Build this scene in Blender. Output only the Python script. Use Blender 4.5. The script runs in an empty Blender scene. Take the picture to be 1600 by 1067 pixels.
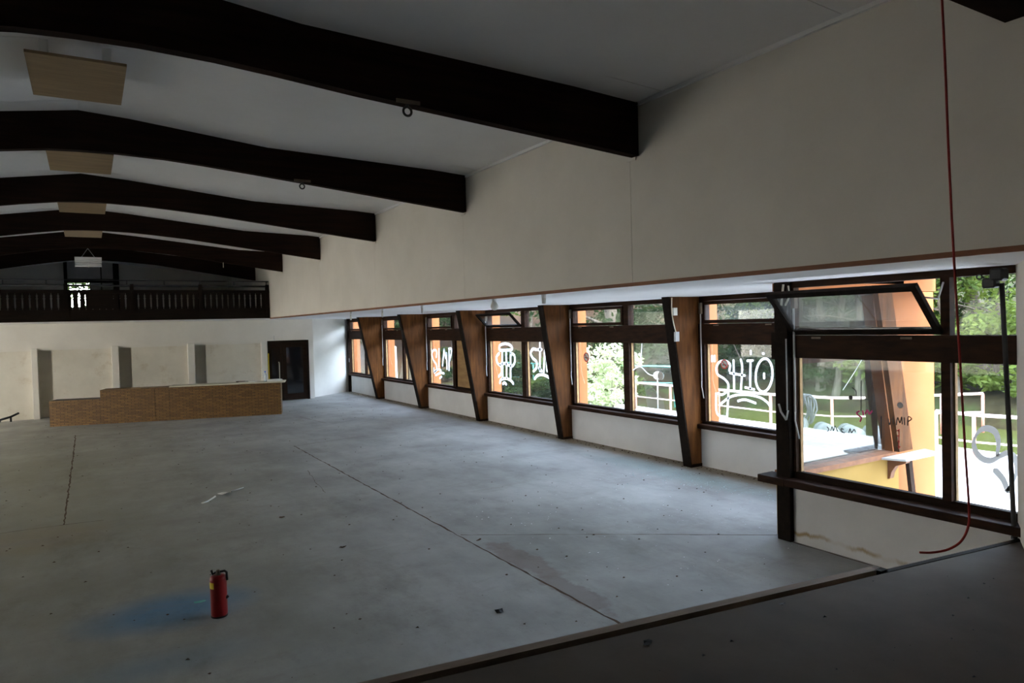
import bpy, bmesh, math, random
from mathutils import Vector, Matrix, noise as mnoise
random.seed(7)
scene = bpy.context.scene
col = scene.collection

# ------------------------------------------------------------------ camera
EYE = 2.3751
YAW, PITCH, ROLL, FPX = .5442, -.0243, -.026, 1096.17
def make_camera():
    c, s = math.cos(YAW), math.sin(YAW)
    fwd = Vector((s*math.cos(PITCH), c*math.cos(PITCH), math.sin(PITCH)))
    right = Vector((c, -s, 0)); up = right.cross(fwd)
    r2 = math.cos(ROLL)*right + math.sin(ROLL)*up
    u2 = -math.sin(ROLL)*right + math.cos(ROLL)*up
    cam = bpy.data.cameras.new('camera'); o = bpy.data.objects.new('camera', cam)
    col.objects.link(o)
    m = Matrix((r2, u2, -fwd)).transposed().to_4x4()
    m.translation = Vector((0, 0, EYE)); o.matrix_world = m
    cam.sensor_fit = 'HORIZONTAL'; cam.sensor_width = 36.0
    cam.lens = FPX/1600*36.0; cam.clip_start = .05; cam.clip_end = 500
    scene.camera = o
make_camera()

# ------------------------------------------------------------------ world, sun, exposure
SUN_DIR = Vector((.02, -.62, .78)).normalized()      # towards the sun
def make_light():
    w = bpy.data.worlds.new('sky'); scene.world = w; w.use_nodes = True
    nt = w.node_tree; bg = nt.nodes['Background']
    sky = nt.nodes.new('ShaderNodeTexSky'); sky.sky_type = 'NISHITA'
    sky.sun_disc = False; sky.sun_elevation = math.asin(SUN_DIR.z)
    sky.sun_rotation = math.atan2(SUN_DIR.x, SUN_DIR.y)
    sky.air_density = 1.0; sky.dust_density = .25; sky.ozone_density = 1.0
    hz = nt.nodes.new('ShaderNodeMix'); hz.data_type = 'RGBA'; hz.inputs[0].default_value = .55     # hazy, milky sky
    bw = nt.nodes.new('ShaderNodeRGBToBW'); nt.links.new(sky.outputs[0], bw.inputs[0])
    nt.links.new(sky.outputs[0], hz.inputs[6]); nt.links.new(bw.outputs[0], hz.inputs[7])
    nt.links.new(hz.outputs[2], bg.inputs[0]); bg.inputs[1].default_value = 1.05
    l = bpy.data.lights.new('sun', 'SUN'); l.energy = 1.7; l.angle = .20
    l.color = (1.0, .95, .86)
    o = bpy.data.objects.new('sun', l); col.objects.link(o)
    o.rotation_euler = SUN_DIR.to_track_quat('Z', 'Y').to_euler()
    o.location = (12, -20, 30)
make_light()
vs = scene.view_settings
vs.view_transform = 'Standard'; vs.look = 'None'; vs.gamma = 1.0; vs.use_curve_mapping = False
vs.exposure = 2.48
cy = scene.cycles
cy.max_bounces = 10; cy.diffuse_bounces = 8; cy.glossy_bounces = 4; cy.transparent_max_bounces = 24
cy.transmission_bounces = 8; cy.caustics_reflective = False; cy.caustics_refractive = False
cy.use_denoising = True; cy.sample_clamp_indirect = 6.0

# ------------------------------------------------------------------ materials
def new_mat(name):
    m = bpy.data.materials.new(name); m.use_nodes = True
    nt = m.node_tree; b = nt.nodes['Principled BSDF']
    return m, nt, b
def N(nt, t, **kw):
    n = nt.nodes.new(t)
    for k, v in kw.items(): setattr(n, k, v)
    return n
def ramp(nt, fac, stops):
    r = N(nt, 'ShaderNodeValToRGB'); el = r.color_ramp.elements
    while len(el) < len(stops): el.new(.5)
    for e, (p, c) in zip(el, stops): e.position = p; e.color = (*c, 1)
    nt.links.new(fac, r.inputs[0]); return r.outputs[0]
def coords(nt, kind='pos', scale=(1, 1, 1)):
    if kind == 'pos': out = N(nt, 'ShaderNodeNewGeometry').outputs['Position']
    else: out = N(nt, 'ShaderNodeTexCoord').outputs['Object']
    mp = N(nt, 'ShaderNodeMapping'); mp.inputs['Scale'].default_value = scale
    nt.links.new(out, mp.inputs[0]); return mp.outputs[0]
def noise(nt, vec, scale=5, detail=4, rough=.6):
    n = N(nt, 'ShaderNodeTexNoise'); n.inputs['Scale'].default_value = scale
    n.inputs['Detail'].default_value = detail; n.inputs['Roughness'].default_value = rough
    nt.links.new(vec, n.inputs['Vector']); return n.outputs['Fac']
def mixc(nt, fac, a, b, mode='MIX'):
    m = N(nt, 'ShaderNodeMix', data_type='RGBA', blend_type=mode)
    for sock, v in ((m.inputs[0], fac), (m.inputs[6], a), (m.inputs[7], b)):
        if isinstance(v, (int, float)): sock.default_value = v
        elif isinstance(v, tuple): sock.default_value = (*v, 1)
        else: nt.links.new(v, sock)
    return m.outputs[2]
def math_(nt, op, a, b=None, c=None):
    m = N(nt, 'ShaderNodeMath', operation=op)
    for i, v in enumerate((a, b, c)):
        if v is None: continue
        if isinstance(v, (int, float)): m.inputs[i].default_value = v
        else: nt.links.new(v, m.inputs[i])
    return m.outputs[0]
def bump(nt, b, h, strength=.3, dist=.01):
    n = N(nt, 'ShaderNodeBump'); n.inputs['Strength'].default_value = strength
    n.inputs['Distance'].default_value = dist
    nt.links.new(h, n.inputs['Height']); nt.links.new(n.outputs[0], b.inputs['Normal'])
def noisy(name, c1, c2, scale=3, rough=.8, kind='pos', stretch=(1, 1, 1), bmp=.15, spec=.3, lo=.35, hi=.65):
    m, nt, b = new_mat(name)
    v = coords(nt, kind, stretch); f = noise(nt, v, scale, 5)
    nt.links.new(ramp(nt, f, [(lo, c1), (hi, c2)]), b.inputs['Base Color'])
    b.inputs['Roughness'].default_value = rough; b.inputs['Specular IOR Level'].default_value = spec
    if bmp: bump(nt, b, noise(nt, v, scale*9, 3), bmp, .004)
    return m
MAT = {}
MAT['plaster'] = noisy('plaster', (.74, .71, .65), (.80, .77, .71), 1.3, .9)
MAT['upper_plaster'] = noisy('upper_plaster', (.66, .63, .57), (.72, .69, .63), 1.1, .92)
MAT['ceiling_board'] = noisy('ceiling_board', (.76, .76, .76), (.81, .81, .81), 1.0, .92)
MAT['soffit'] = noisy('soffit', (.86, .86, .86), (.91, .91, .91), 1.0, .85)
MAT['dark_wood'] = noisy('dark_wood', (.010, .005, .003), (.022, .011, .006), 2.5, .75, 'obj', (1, 1, 8), spec=.12)
MAT['black_wood'] = noisy('black_wood', (.007, .0045, .003), (.015, .009, .006), 2.5, .8, 'obj', (1, 8, 8), spec=.12)
MAT['beam_wood'] = noisy('beam_wood', (.013, .008, .006), (.026, .014, .010), 2.0, .85, 'pos', (.6, 3, 9), spec=.04)
MAT['frame_wood'] = noisy('frame_wood', (.016, .007, .004), (.036, .015, .007), 3.0, .7, 'pos', (6, 1.2, 6), spec=.12)
MAT['trim_wood'] = noisy('trim_wood', (.16, .065, .03), (.26, .11, .05), 3.0, .6, 'pos', (4, 1, 4))
MAT['plywood'] = noisy('plywood', (.30, .17, .07), (.42, .26, .11), 2.0, .6, 'pos', (1, 1, 5))
MAT['lamp_ply'] = noisy('lamp_ply', (.22, .15, .075), (.29, .20, .105), 2.0, .6, 'pos', (1, 6, 1))
MAT['orange'] = noisy('orange', (.27, .105, .043), (.31, .122, .052), 1.2, .9, bmp=.3, spec=.03)
MAT['yellow'] = noisy('yellow', (.31, .195, .062), (.36, .23, .075), 1.0, .9, bmp=.2, spec=.03)
MAT['metal_dark'] = noisy('metal_dark', (.012, .012, .013), (.03, .03, .03), 5, .5, spec=.5)
MAT['white_paint'] = noisy('white_paint', (.72, .72, .70), (.8, .8, .78), 4, .5, spec=.5)
MAT['grey_metal'] = noisy('grey_metal', (.42, .42, .42), (.55, .55, .54), 6, .4, spec=.5)
MAT['red_paint'] = noisy('red_paint', (.20, .006, .008), (.24, .009, .010), 6, .4, spec=.3)
MAT['yellow_label'] = noisy('yellow_label', (.75, .55, .02), (.8, .6, .04), 6, .5)
MAT['rail_red'] = noisy('rail_red', (.66, .24, .17), (.74, .34, .25), 6, .5)
MAT['rail_pink'] = noisy('rail_pink', (.72, .50, .46), (.8, .6, .56), 6, .5)
MAT['teal'] = noisy('teal', (.10, .42, .36), (.15, .5, .44), 6, .5)
MAT['rope_red'] = noisy('rope_red', (.30, .02, .02), (.40, .035, .03), 20, .6)
MAT['cream'] = noisy('cream', (.62, .58, .46), (.72, .68, .55), 3, .7)
MAT['paper'] = noisy('paper', (.70, .69, .64), (.78, .77, .72), 4, .8)
MAT['blue_cap'] = noisy('blue_cap', (.02, .09, .45), (.03, .12, .5), 4, .4)
MAT['slate'] = noisy('slate', (.42, .42, .43), (.5, .5, .51), 4, .7)
MAT['leaf_brown'] = noisy('leaf_brown', (.05, .03, .018), (.11, .06, .03), 9, .8)
MAT['shard'] = noisy('shard', (.45, .60, .60), (.6, .72, .72), 9, .15, spec=.8)
MAT['bark'] = noisy('bark', (.06, .048, .036), (.16, .13, .10), 4, .9, 'obj', (3, 3, .6), bmp=.6)
MAT['pale_bark'] = noisy('pale_bark', (.40, .40, .38), (.55, .55, .52), 3, .9, 'obj', (3, 3, .6), bmp=.4)
MAT['tarp'] = noisy('tarp', (.10, .105, .11), (.16, .165, .17), 3, .5)
MAT['hose'] = noisy('hose', (.06, .062, .066), (.10, .102, .106), 6, .5)
MAT['ink'] = noisy('ink', (.01, .01, .012), (.02, .02, .02), 5, .5)
MAT['pink_ink'] = noisy('pink_ink', (.70, .03, .22), (.75, .04, .26), 5, .5)
MAT['red_ink'] = noisy('red_ink', (.70, .05, .04), (.75, .07, .05), 5, .5)
MAT['stage_board'] = noisy('stage_board', (.062, .048, .036), (.10, .078, .058), 1.2, .75)
MAT['nosing'] = noisy('nosing', (.19, .145, .11), (.27, .205, .16), 2, .75, 'pos', (1, 5, 1))
MAT['dirty_metal'] = noisy('dirty_metal', (.10, .08, .06), (.2, .15, .1), 5, .6)

def wood_post():
    m, nt, b = new_mat('post_wood')
    v = coords(nt, 'pos', (7, 7, .8)); f = noise(nt, v, 2.2, 6, .65)
    c = ramp(nt, f, [(.3, (.06, .021, .006)), (.55, (.135, .05, .013)), (.75, (.20, .078, .021))])
    f2 = noise(nt, coords(nt, 'pos', (1, 1, .7)), 1.1, 3)
    c = mixc(nt, ramp(nt, f2, [(.4, (0, 0, 0)), (.7, (.6, .6, .6))]), c, (.035, .016, .009))
    nt.links.new(c, b.inputs['Base Color']); b.inputs['Roughness'].default_value = .7
    b.inputs['Specular IOR Level'].default_value = .12
    bump(nt, b, f, .15, .004); return m
MAT['post_wood'] = wood_post()

def box_mask(nt, pos, cx, cyy, rx, ry, soft=.6, nscale=2.5, namp=.7):
    # ragged elliptical patch on the floor plane
    sp = N(nt, 'ShaderNodeSeparateXYZ'); nt.links.new(pos, sp.inputs[0])
    dx = math_(nt, 'DIVIDE', math_(nt, 'SUBTRACT', sp.outputs[0], cx), rx)
    dy = math_(nt, 'DIVIDE', math_(nt, 'SUBTRACT', sp.outputs[1], cyy), ry)
    d = math_(nt, 'SQRT', math_(nt, 'ADD', math_(nt, 'MULTIPLY', dx, dx), math_(nt, 'MULTIPLY', dy, dy)))
    n = noise(nt, pos, nscale, 5)
    d = math_(nt, 'ADD', d, math_(nt, 'MULTIPLY', math_(nt, 'SUBTRACT', n, .5), namp*2))
    mr = N(nt, 'ShaderNodeMapRange'); nt.links.new(d, mr.inputs[0])
    mr.inputs[1].default_value = 1.0+soft*.5; mr.inputs[2].default_value = 1.0-soft*.5
    return mr.outputs[0]
def floor_mat():
    m, nt, b = new_mat('concrete_floor')
    pos = coords(nt, 'pos')
    f = noise(nt, pos, .55, 6, .62); f2 = noise(nt, coords(nt, 'pos', (1, .35, 1)), 2.6, 6, .7)
    c = ramp(nt, f, [(.3, (.225, .225, .215)), (.5, (.325, .325, .315)), (.7, (.42, .42, .41))])
    c = mixc(nt, .55, c, ramp(nt, f2, [(.25, (.62, .61, .58)), (.5, (.95, .95, .94)), (.75, (1.12, 1.12, 1.1))]), 'MULTIPLY')
    def spot(c, colr, amt, *a, **k):
        return mixc(nt, math_(nt, 'MULTIPLY', box_mask(nt, pos, *a, **k), amt), c, colr)
    c = spot(c, (.20, .15, .135), .62, 3.68, 6.0, .17, .62, soft=.3, nscale=4.5, namp=1.0)
    c = spot(c, (.19, .15, .14), .6, 3.60, 5.0, .13, .55, soft=.3, nscale=5, namp=1.1)
    c = spot(c, (.03, .21, .44), .90, .50, 6.64, .55, .36, soft=1.0, nscale=2.5, namp=.45)
    c = spot(c, (.10, .22, .34), .45, .35, 5.6, .5, .2, soft=1.2, nscale=2.5, namp=.5)
    c = spot(c, (.30, .20, .13), .5, -.6, 9.9, .75, .55, soft=.5, namp=.35)
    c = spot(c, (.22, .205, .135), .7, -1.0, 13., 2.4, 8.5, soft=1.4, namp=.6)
    c = spot(c, (.25, .34, .32), .5, 7.7, 8.0, .30, 2.0, soft=1., namp=.6, nscale=3)
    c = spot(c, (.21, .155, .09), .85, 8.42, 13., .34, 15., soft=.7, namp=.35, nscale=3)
    f3 = noise(nt, coords(nt, 'pos', (1, .55, 1)), 1.1, 8, .75)
    c = mixc(nt, .8, c, ramp(nt, f3, [(.32, (.70, .69, .66)), (.47, (1.0, 1.0, 1.0)), (.6, (1.06, 1.06, 1.06)), (.7, (.86, .87, .88))]), 'MULTIPLY')
    f4 = noise(nt, coords(nt, 'pos', (.3, 1, 1)), 1.6, 7, .7)
    c = mixc(nt, ramp(nt, f4, [(.56, (0, 0, 0)), (.66, (.4, .4, .4))]), c, (.22, .205, .18))
    sp = noise(nt, pos, 26, 2, .5)
    c = mixc(nt, ramp(nt, sp, [(.70, (0, 0, 0)), (.76, (.7, .7, .7))]), c, (.14, .13, .11))
    nt.links.new(c, b.inputs['Base Color'])
    b.inputs['Roughness'].default_value = .62; b.inputs['Specular IOR Level'].default_value = .35
    bump(nt, b, f2, .12, .01); return m
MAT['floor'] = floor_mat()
def stained_wall():
    m, nt, b = new_mat('stained_plaster')
    pos = coords(nt, 'pos')
    c = ramp(nt, noise(nt, pos, 1.3, 5), [(.35, (.68, .64, .55)), (.65, (.78, .74, .65))])
    f = noise(nt, pos, 1.6, 6, .7)
    c = mixc(nt, ramp(nt, f, [(.56, (0, 0, 0)), (.72, (.55, .55, .55))]), c, (.46, .36, .22))
    nt.links.new(c, b.inputs['Base Color']); b.inputs['Roughness'].default_value = .9
    return m
MAT['stained'] = stained_wall()
def low_wall_mat():
    m, nt, b = new_mat('low_wall_plaster')
    pos = coords(nt, 'pos')
    c = ramp(nt, noise(nt, pos, 1.3, 5), [(.35, (.66, .66, .66)), (.65, (.74, .74, .74))])
    sp = N(nt, 'ShaderNodeSeparateXYZ'); nt.links.new(pos, sp.inputs[0])
    # wavy tide mark of damp along the wall
    wob = math_(nt, 'MULTIPLY', math_(nt, 'SUBTRACT', noise(nt, coords(nt, 'pos', (1, 1, .01)), 3.2, 5, .6), .5), .22)
    d = math_(nt, 'ABSOLUTE', math_(nt, 'SUBTRACT', sp.outputs[2], math_(nt, 'ADD', .095, wob)))
    mr = N(nt, 'ShaderNodeMapRange'); nt.links.new(d, mr.inputs[0])
    mr.inputs[1].default_value = .032; mr.inputs[2].default_value = .006
    k = math_(nt, 'MULTIPLY', mr.outputs[0], ramp(nt, noise(nt, pos, 2.2, 3), [(.36, (.15, .15, .15)), (.55, (.9, .9, .9))]))
    c = mixc(nt, k, c, (.36, .25, .10))
    nt.links.new(c, b.inputs['Base Color']); b.inputs['Roughness'].default_value = .9
    return m
MAT['low_wall'] = low_wall_mat()
MAT['sill_wall'] = noisy('sill_wall', (.66, .66, .66), (.75, .75, .75), 1.1, .9)
def glass_mat(name='dusty_glass', dust=.007, gloss=.3):
    m = bpy.data.materials.new(name); m.use_nodes = True; nt = m.node_tree
    for n in list(nt.nodes): nt.nodes.remove(n)
    out = N(nt, 'ShaderNodeOutputMaterial')
    tr = N(nt, 'ShaderNodeBsdfTransparent'); tr.inputs[0].default_value = (.93, .95, .94, 1)
    gl = N(nt, 'ShaderNodeBsdfGlossy'); gl.inputs['Roughness'].default_value = .02
    fr = N(nt, 'ShaderNodeFresnel'); fr.inputs[0].default_value = 1.48
    mx = N(nt, 'ShaderNodeMixShader')
    nt.links.new(math_(nt, 'MULTIPLY', fr.outputs[0], gloss), mx.inputs[0])
    nt.links.new(tr.outputs[0], mx.inputs[1]); nt.links.new(gl.outputs[0], mx.inputs[2])
    tl = N(nt, 'ShaderNodeBsdfTranslucent'); tl.inputs[0].default_value = (.75, .76, .74, 1)
    df = N(nt, 'ShaderNodeBsdfDiffuse'); df.inputs[0].default_value = (.7, .7, .68, 1)
    md = N(nt, 'ShaderNodeMixShader'); md.inputs[0].default_value = .5
    nt.links.new(tl.outputs[0], md.inputs[1]); nt.links.new(df.outputs[0], md.inputs[2])
    mz = N(nt, 'ShaderNodeMixShader')
    f = noise(nt, coords(nt, 'pos', (1, 1, .5)), 2.2, 4)
    nt.links.new(math_(nt, 'MULTIPLY', ramp(nt, f, [(.3, (.35, .35, .35)), (.7, (1, 1, 1))]), dust), mz.inputs[0])
    nt.links.new(mx.outputs[0], mz.inputs[1]); nt.links.new(md.outputs[0], mz.inputs[2])
    nt.links.new(mz.outputs[0], out.inputs[0]); return m
MAT['glass'] = glass_mat()
MAT['hazy_glass'] = glass_mat('hazy_glass', .05)
def spray_mat(name='white_spray', opaque=.35):
    m = bpy.data.materials.new(name); m.use_nodes = True; nt = m.node_tree
    for n in list(nt.nodes): nt.nodes.remove(n)
    out = N(nt, 'ShaderNodeOutputMaterial')
    tl = N(nt, 'ShaderNodeBsdfTranslucent'); tl.inputs[0].default_value = (.95, .95, .97, 1)
    df = N(nt, 'ShaderNodeBsdfDiffuse'); df.inputs[0].default_value = (.9, .9, .92, 1)
    mx = N(nt, 'ShaderNodeMixShader'); mx.inputs[0].default_value = opaque
    nt.links.new(tl.outputs[0], mx.inputs[1]); nt.links.new(df.outputs[0], mx.inputs[2])
    nt.links.new(mx.outputs[0], out.inputs[0]); return m
MAT['spray'] = spray_mat()
MAT['grey_spray'] = spray_mat('grey_spray', .9)
def leaf_mat(name, c1, c2, trans=.45):
    m = bpy.data.materials.new(name); m.use_nodes = True; nt = m.node_tree
    for n in list(nt.nodes): nt.nodes.remove(n)
    out = N(nt, 'ShaderNodeOutputMaterial')
    f = noise(nt, coords(nt, 'pos'), 1.7, 3)
    c = ramp(nt, f, [(.3, c1), (.7, c2)])
    tl = N(nt, 'ShaderNodeBsdfTranslucent'); df = N(nt, 'ShaderNodeBsdfDiffuse')
    nt.links.new(c, df.inputs[0]); nt.links.new(mixc(nt, 1.0, c, (1.25, 1.2, .6), 'MULTIPLY'), tl.inputs[0])
    mx = N(nt, 'ShaderNodeMixShader'); mx.inputs[0].default_value = trans
    nt.links.new(df.outputs[0], mx.inputs[1]); nt.links.new(tl.outputs[0], mx.inputs[2])
    nt.links.new(mx.outputs[0], out.inputs[0]); return m
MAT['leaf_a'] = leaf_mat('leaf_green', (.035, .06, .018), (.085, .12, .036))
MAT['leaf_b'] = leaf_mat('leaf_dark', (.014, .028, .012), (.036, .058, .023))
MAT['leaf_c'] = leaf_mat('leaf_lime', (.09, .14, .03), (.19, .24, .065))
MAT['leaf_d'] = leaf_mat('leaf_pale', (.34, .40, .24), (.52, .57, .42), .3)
def ground_mat():
    m, nt, b = new_mat('forest_ground')
    pos = coords(nt, 'pos')
    c = ramp(nt, noise(nt, pos, .5, 6, .7), [(.3, (.018, .016, .009)), (.45, (.036, .03, .015)), (.6, (.036, .052, .017)), (.75, (.07, .09, .03))])
    c = mixc(nt, math_(nt, 'MULTIPLY', box_mask(nt, pos, 22., 48., 20., 20., soft=.8, nscale=.4, namp=.4), .85), c, (.045, .024, .014))
    c = mixc(nt, .6, c, ramp(nt, noise(nt, pos, 7, 4, .7), [(.3, (.45, .45, .45)), (.7, (1.3, 1.25, 1.2))]), 'MULTIPLY')
    nt.links.new(c, b.inputs['Base Color']); b.inputs['Roughness'].default_value = .95; b.inputs['Specular IOR Level'].default_value = .03; return m
MAT['ground'] = ground_mat()
MAT['terrace'] = noisy('terrace', (.56, .55, .53), (.64, .63, .61), 1.0, .9)
MAT['bounce_bank'] = noisy('bounce_bank', (.76, .64, .46), (.84, .71, .52), 1.0, .95)  # pale warm tone set for the light the added bank throws inside
MAT['asphalt'] = noisy('asphalt', (.22, .225, .235), (.32, .325, .335), 1.2, .9, bmp=.5)
def water_mat():
    m, nt, b = new_mat('pond_water')
    b.inputs['Base Color'].default_value = (.06, .07, .018, 1); b.inputs['Roughness'].default_value = .12
    b.inputs['Specular IOR Level'].default_value = .5
    bump(nt, b, noise(nt, coords(nt, 'pos', (1, .4, 1)), 3, 3), .25, .03); return m
MAT['water'] = water_mat()
def dark_glass():
    m, nt, b = new_mat('dark_glass')
    b.inputs['Base Color'].default_value = (.008, .009, .011, 1); b.inputs['Roughness'].default_value = .05
    return m
MAT['dark_glass'] = dark_glass()
def counter_mat():
    m, nt, b = new_mat('counter_cladding')
    tc = coords(nt, 'obj')
    br = N(nt, 'ShaderNodeTexBrick'); br.inputs['Scale'].default_value = 1.0
    br.inputs['Brick Width'].default_value = .17; br.inputs['Row Height'].default_value = .042
    br.inputs['Mortar Size'].default_value = .006; br.offset = .5
    br.inputs['Color1'].default_value = (.24, .125, .030, 1); br.inputs['Color2'].default_value = (.135, .066, .015, 1)
    br.inputs['Mortar'].default_value = (.05, .022, .008, 1)
    cmb = N(nt, 'ShaderNodeCombineXYZ'); sp = N(nt, 'ShaderNodeSeparateXYZ')
    nt.links.new(tc, sp.inputs[0]); nt.links.new(sp.outputs[0], cmb.inputs[0]); nt.links.new(sp.outputs[2], cmb.inputs[1])
    nt.links.new(cmb.outputs[0], br.inputs['Vector'])
    nt.links.new(br.outputs['Color'], b.inputs['Base Color']); b.inputs['Roughness'].default_value = .55
    bump(nt, b, br.outputs['Fac'], -.3, .006); return m
MAT['cladding'] = counter_mat()
def bottle_mat():
    m, nt, b = new_mat('clear_plastic')
    b.inputs['Base Color'].default_value = (.75, .85, .9, 1); b.inputs['Roughness'].default_value = .1
    b.inputs['Alpha'].default_value = .45; return m
MAT['plastic'] = bottle_mat()

# ------------------------------------------------------------------ mesh helpers
def link(name, me, mat, parent=None):
    o = bpy.data.objects.new(name, me); col.objects.link(o)
    if mat: me.materials.append(MAT[mat])
    if parent is not None: o.parent = parent
    return o
def origin_of(p):
    v = Vector((0, 0, 0))
    while p is not None: v = v + p.location; p = p.parent
    return v
def mesh(name, verts, faces, mat, parent=None, smooth=False, bevel=0):
    """verts in world space; a child's mesh is stored relative to its parent's origin"""
    off = origin_of(parent)
    me = bpy.data.meshes.new(name)
    me.from_pydata([tuple(Vector(v)-off) for v in verts], [], faces); me.update()
    bm = bmesh.new(); bm.from_mesh(me); bmesh.ops.recalc_face_normals(bm, faces=bm.faces)
    if bevel:
        bmesh.ops.bevel(bm, geom=[e for e in bm.edges], offset=bevel, segments=1, affect='EDGES', profile=.5)
    if smooth:
        for f in bm.faces: f.smooth = True
    bm.to_mesh(me); bm.free()
    return link(name, me, mat, parent)
def bxvf(x0, x1, y0, y1, z0, z1):
    v = [(x0,y0,z0),(x1,y0,z0),(x1,y1,z0),(x0,y1,z0),(x0,y0,z1),(x1,y0,z1),(x1,y1,z1),(x0,y1,z1)]
    f = [(0,3,2,1),(4,5,6,7),(0,1,5,4),(1,2,6,5),(2,3,7,6),(3,0,4,7)]
    return v, f
def box(name, x0, x1, y0, y1, z0, z1, mat, parent=None, bevel=0):
    v, f = bxvf(min(x0,x1), max(x0,x1), min(y0,y1), max(y0,y1), min(z0,z1), max(z0,z1))
    return mesh(name, v, f, mat, parent, bevel=bevel)
def boxes(name, lst, mat, parent=None):
    V, F = [], []
    for b in lst:
        v, f = bxvf(*b); k = len(V); V += v; F += [tuple(i+k for i in q) for q in f]
    return mesh(name, V, F, mat, parent)
def prism(name, poly, axis, a0, a1, mat, parent=None, bevel=0):
    """poly: 2d points; axis 'y': (x,z), 'x': (y,z), 'z': (x,y)"""
    def P(p, a):
        return {'y': (p[0], a, p[1]), 'x': (a, p[0], p[1]), 'z': (p[0], p[1], a)}[axis]
    n = len(poly); v = [P(p, a0) for p in poly]+[P(p, a1) for p in poly]
    f = [tuple(range(n)), tuple(range(2*n-1, n-1, -1))]+[(i, (i+1) % n, n+(i+1) % n, n+i) for i in range(n)]
    return mesh(name, v, f, mat, parent, bevel=bevel)
def tubevf(pts, r, seg=8, caps=True):
    pts = [Vector(p) for p in pts]; V, F = [], []
    rs = r if isinstance(r, (list, tuple)) else [r]*len(pts)
    ref = None
    for i, p in enumerate(pts):
        d = (pts[min(i+1, len(pts)-1)]-pts[max(i-1, 0)]).normalized()
        if ref is None: ref = Vector((0, 0, 1)) if abs(d.z) < .9 else Vector((1, 0, 0))
        a = d.cross(ref).normalized(); b = d.cross(a).normalized(); ref = a.cross(d).normalized() if abs(d.dot(ref)) > .95 else ref
        for k in range(seg):
            t = 2*math.pi*k/seg; V.append(p+a*rs[i]*math.cos(t)+b*rs[i]*math.sin(t))
    for i in range(len(pts)-1):
        for k in range(seg):
            F.append((i*seg+k, i*seg+(k+1) % seg, (i+1)*seg+(k+1) % seg, (i+1)*seg+k))
    if caps: F += [tuple(range(seg))[::-1], tuple(range((len(pts)-1)*seg, len(pts)*seg))]
    return V, F
def tube(name, pts, r, mat, parent=None, seg=8, smooth=True):
    V, F = tubevf(pts, r, seg); return mesh(name, V, F, mat, parent, smooth)
def tubes(name, lst, mat, parent=None, seg=8):
    V, F = [], []
    for pts, r in lst:
        v, f = tubevf(pts, r, seg); k = len(V); V += v; F += [tuple(i+k for i in q) for q in f]
    return mesh(name, V, F, mat, parent, True)
def lathe(name, prof, c, mat, parent=None, seg=20):
    V, F = [], []
    for r, z in prof:
        for k in range(seg):
            t = 2*math.pi*k/seg; V.append((c[0]+r*math.cos(t), c[1]+r*math.sin(t), c[2]+z))
    n = len(prof)
    for i in range(n-1):
        for k in range(seg): F.append((i*seg+k, i*seg+(k+1) % seg, (i+1)*seg+(k+1) % seg, (i+1)*seg+k))
    F += [tuple(range(seg))[::-1], tuple(range((n-1)*seg, n*seg))]
    o = mesh(name, V, F, mat, parent, True)
    return o
def smooth_line(pts, n=5):
    P = [Vector(p) for p in pts]
    if len(P) < 3: return P
    out = []
    for i in range(len(P)-1):
        p0, p1, p2, p3 = P[max(i-1, 0)], P[i], P[i+1], P[min(i+2, len(P)-1)]
        for k in range(n):
            t = k/n
            out.append(.5*((2*p1)+(p2-p0)*t+(2*p0-5*p1+4*p2-p3)*t*t+(3*p1-p0-3*p2+p3)*t**3))
    out.append(P[-1]); return out
def tag(o, label=None, cat=None, group=None, kind=None):
    if label: o['label'] = label
    if cat: o['category'] = cat
    if group: o['group'] = group
    if kind: o['kind'] = kind
    return o
def empty(name, loc=(0, 0, 0)):
    o = bpy.data.objects.new(name, None); o.empty_display_size = .1; o.location = loc
    col.objects.link(o); return o
def struct(o, label, cat=None):
    return tag(o, label, cat, kind='structure')
def copy_tree(o, parent=None):
    c = o.copy(); col.objects.link(c); c.parent = parent
    for ch in list(o.children): copy_tree(ch, c)
    return c

# ------------------------------------------------------------------ layout numbers (metres)
W = 4.564            # upper nave wall
XW = 8.47            # window wall
ZS = 2.745           # aisle soffit
YB = [5.183+3.5512*i for i in range(6)]       # roof beams
YP = [8.134+3.5512*i for i in range(5)]       # portal posts P1..P5 (near face)
YEND = 25.86
YF = 24.27           # far wall
YBAL = 21.05         # balcony front
XN, YN = 6.325, 4.918
STG = .58
def ridge(y): return 4.645+.0105*y
def ceil_z(x, y):
    zr = ridge(y)
    return zr-(zr-4.452)*x/W if x >= 0 else zr+.15*x

# ------------------------------------------------------------------ structure
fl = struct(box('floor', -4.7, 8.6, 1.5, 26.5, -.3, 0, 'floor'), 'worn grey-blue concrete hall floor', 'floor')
def joint(pts, w, jag, seed):
    rnd = random.Random(seed); L = []
    for (a, b) in zip(pts[:-1], pts[1:]):
        a = Vector(a); b = Vector(b); n = max(2, int((b-a).length/.12))
        for i in range(n): L.append(a.lerp(b, i/n))
    L.append(Vector(pts[-1])); V, F = [], []
    for i, p in enumerate(L):
        d = (L[min(i+1, len(L)-1)]-L[max(i-1, 0)]).normalized(); nrm = Vector((-d.y, d.x))
        o = rnd.uniform(-jag, jag); h = w*rnd.uniform(.35, 1.2)
        V += [(*(p+nrm*(o-h)), .0015), (*(p+nrm*(o+h)), .0015)]
    F = [(2*i, 2*i+1, 2*i+3, 2*i+2) for i in range(len(L)-1)]
    return mesh('floor_crack', V, F, 'leaf_brown', fl)
joint([(3.552, 14.6), (3.53, 10), (3.519, 7.12), (3.504, 4.33), (3.50, 3.2)], .013, .008, 1)
joint([(3.55, 7.10), (4.9, 6.15), (6.373, 5.036)], .008, .006, 2)
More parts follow.
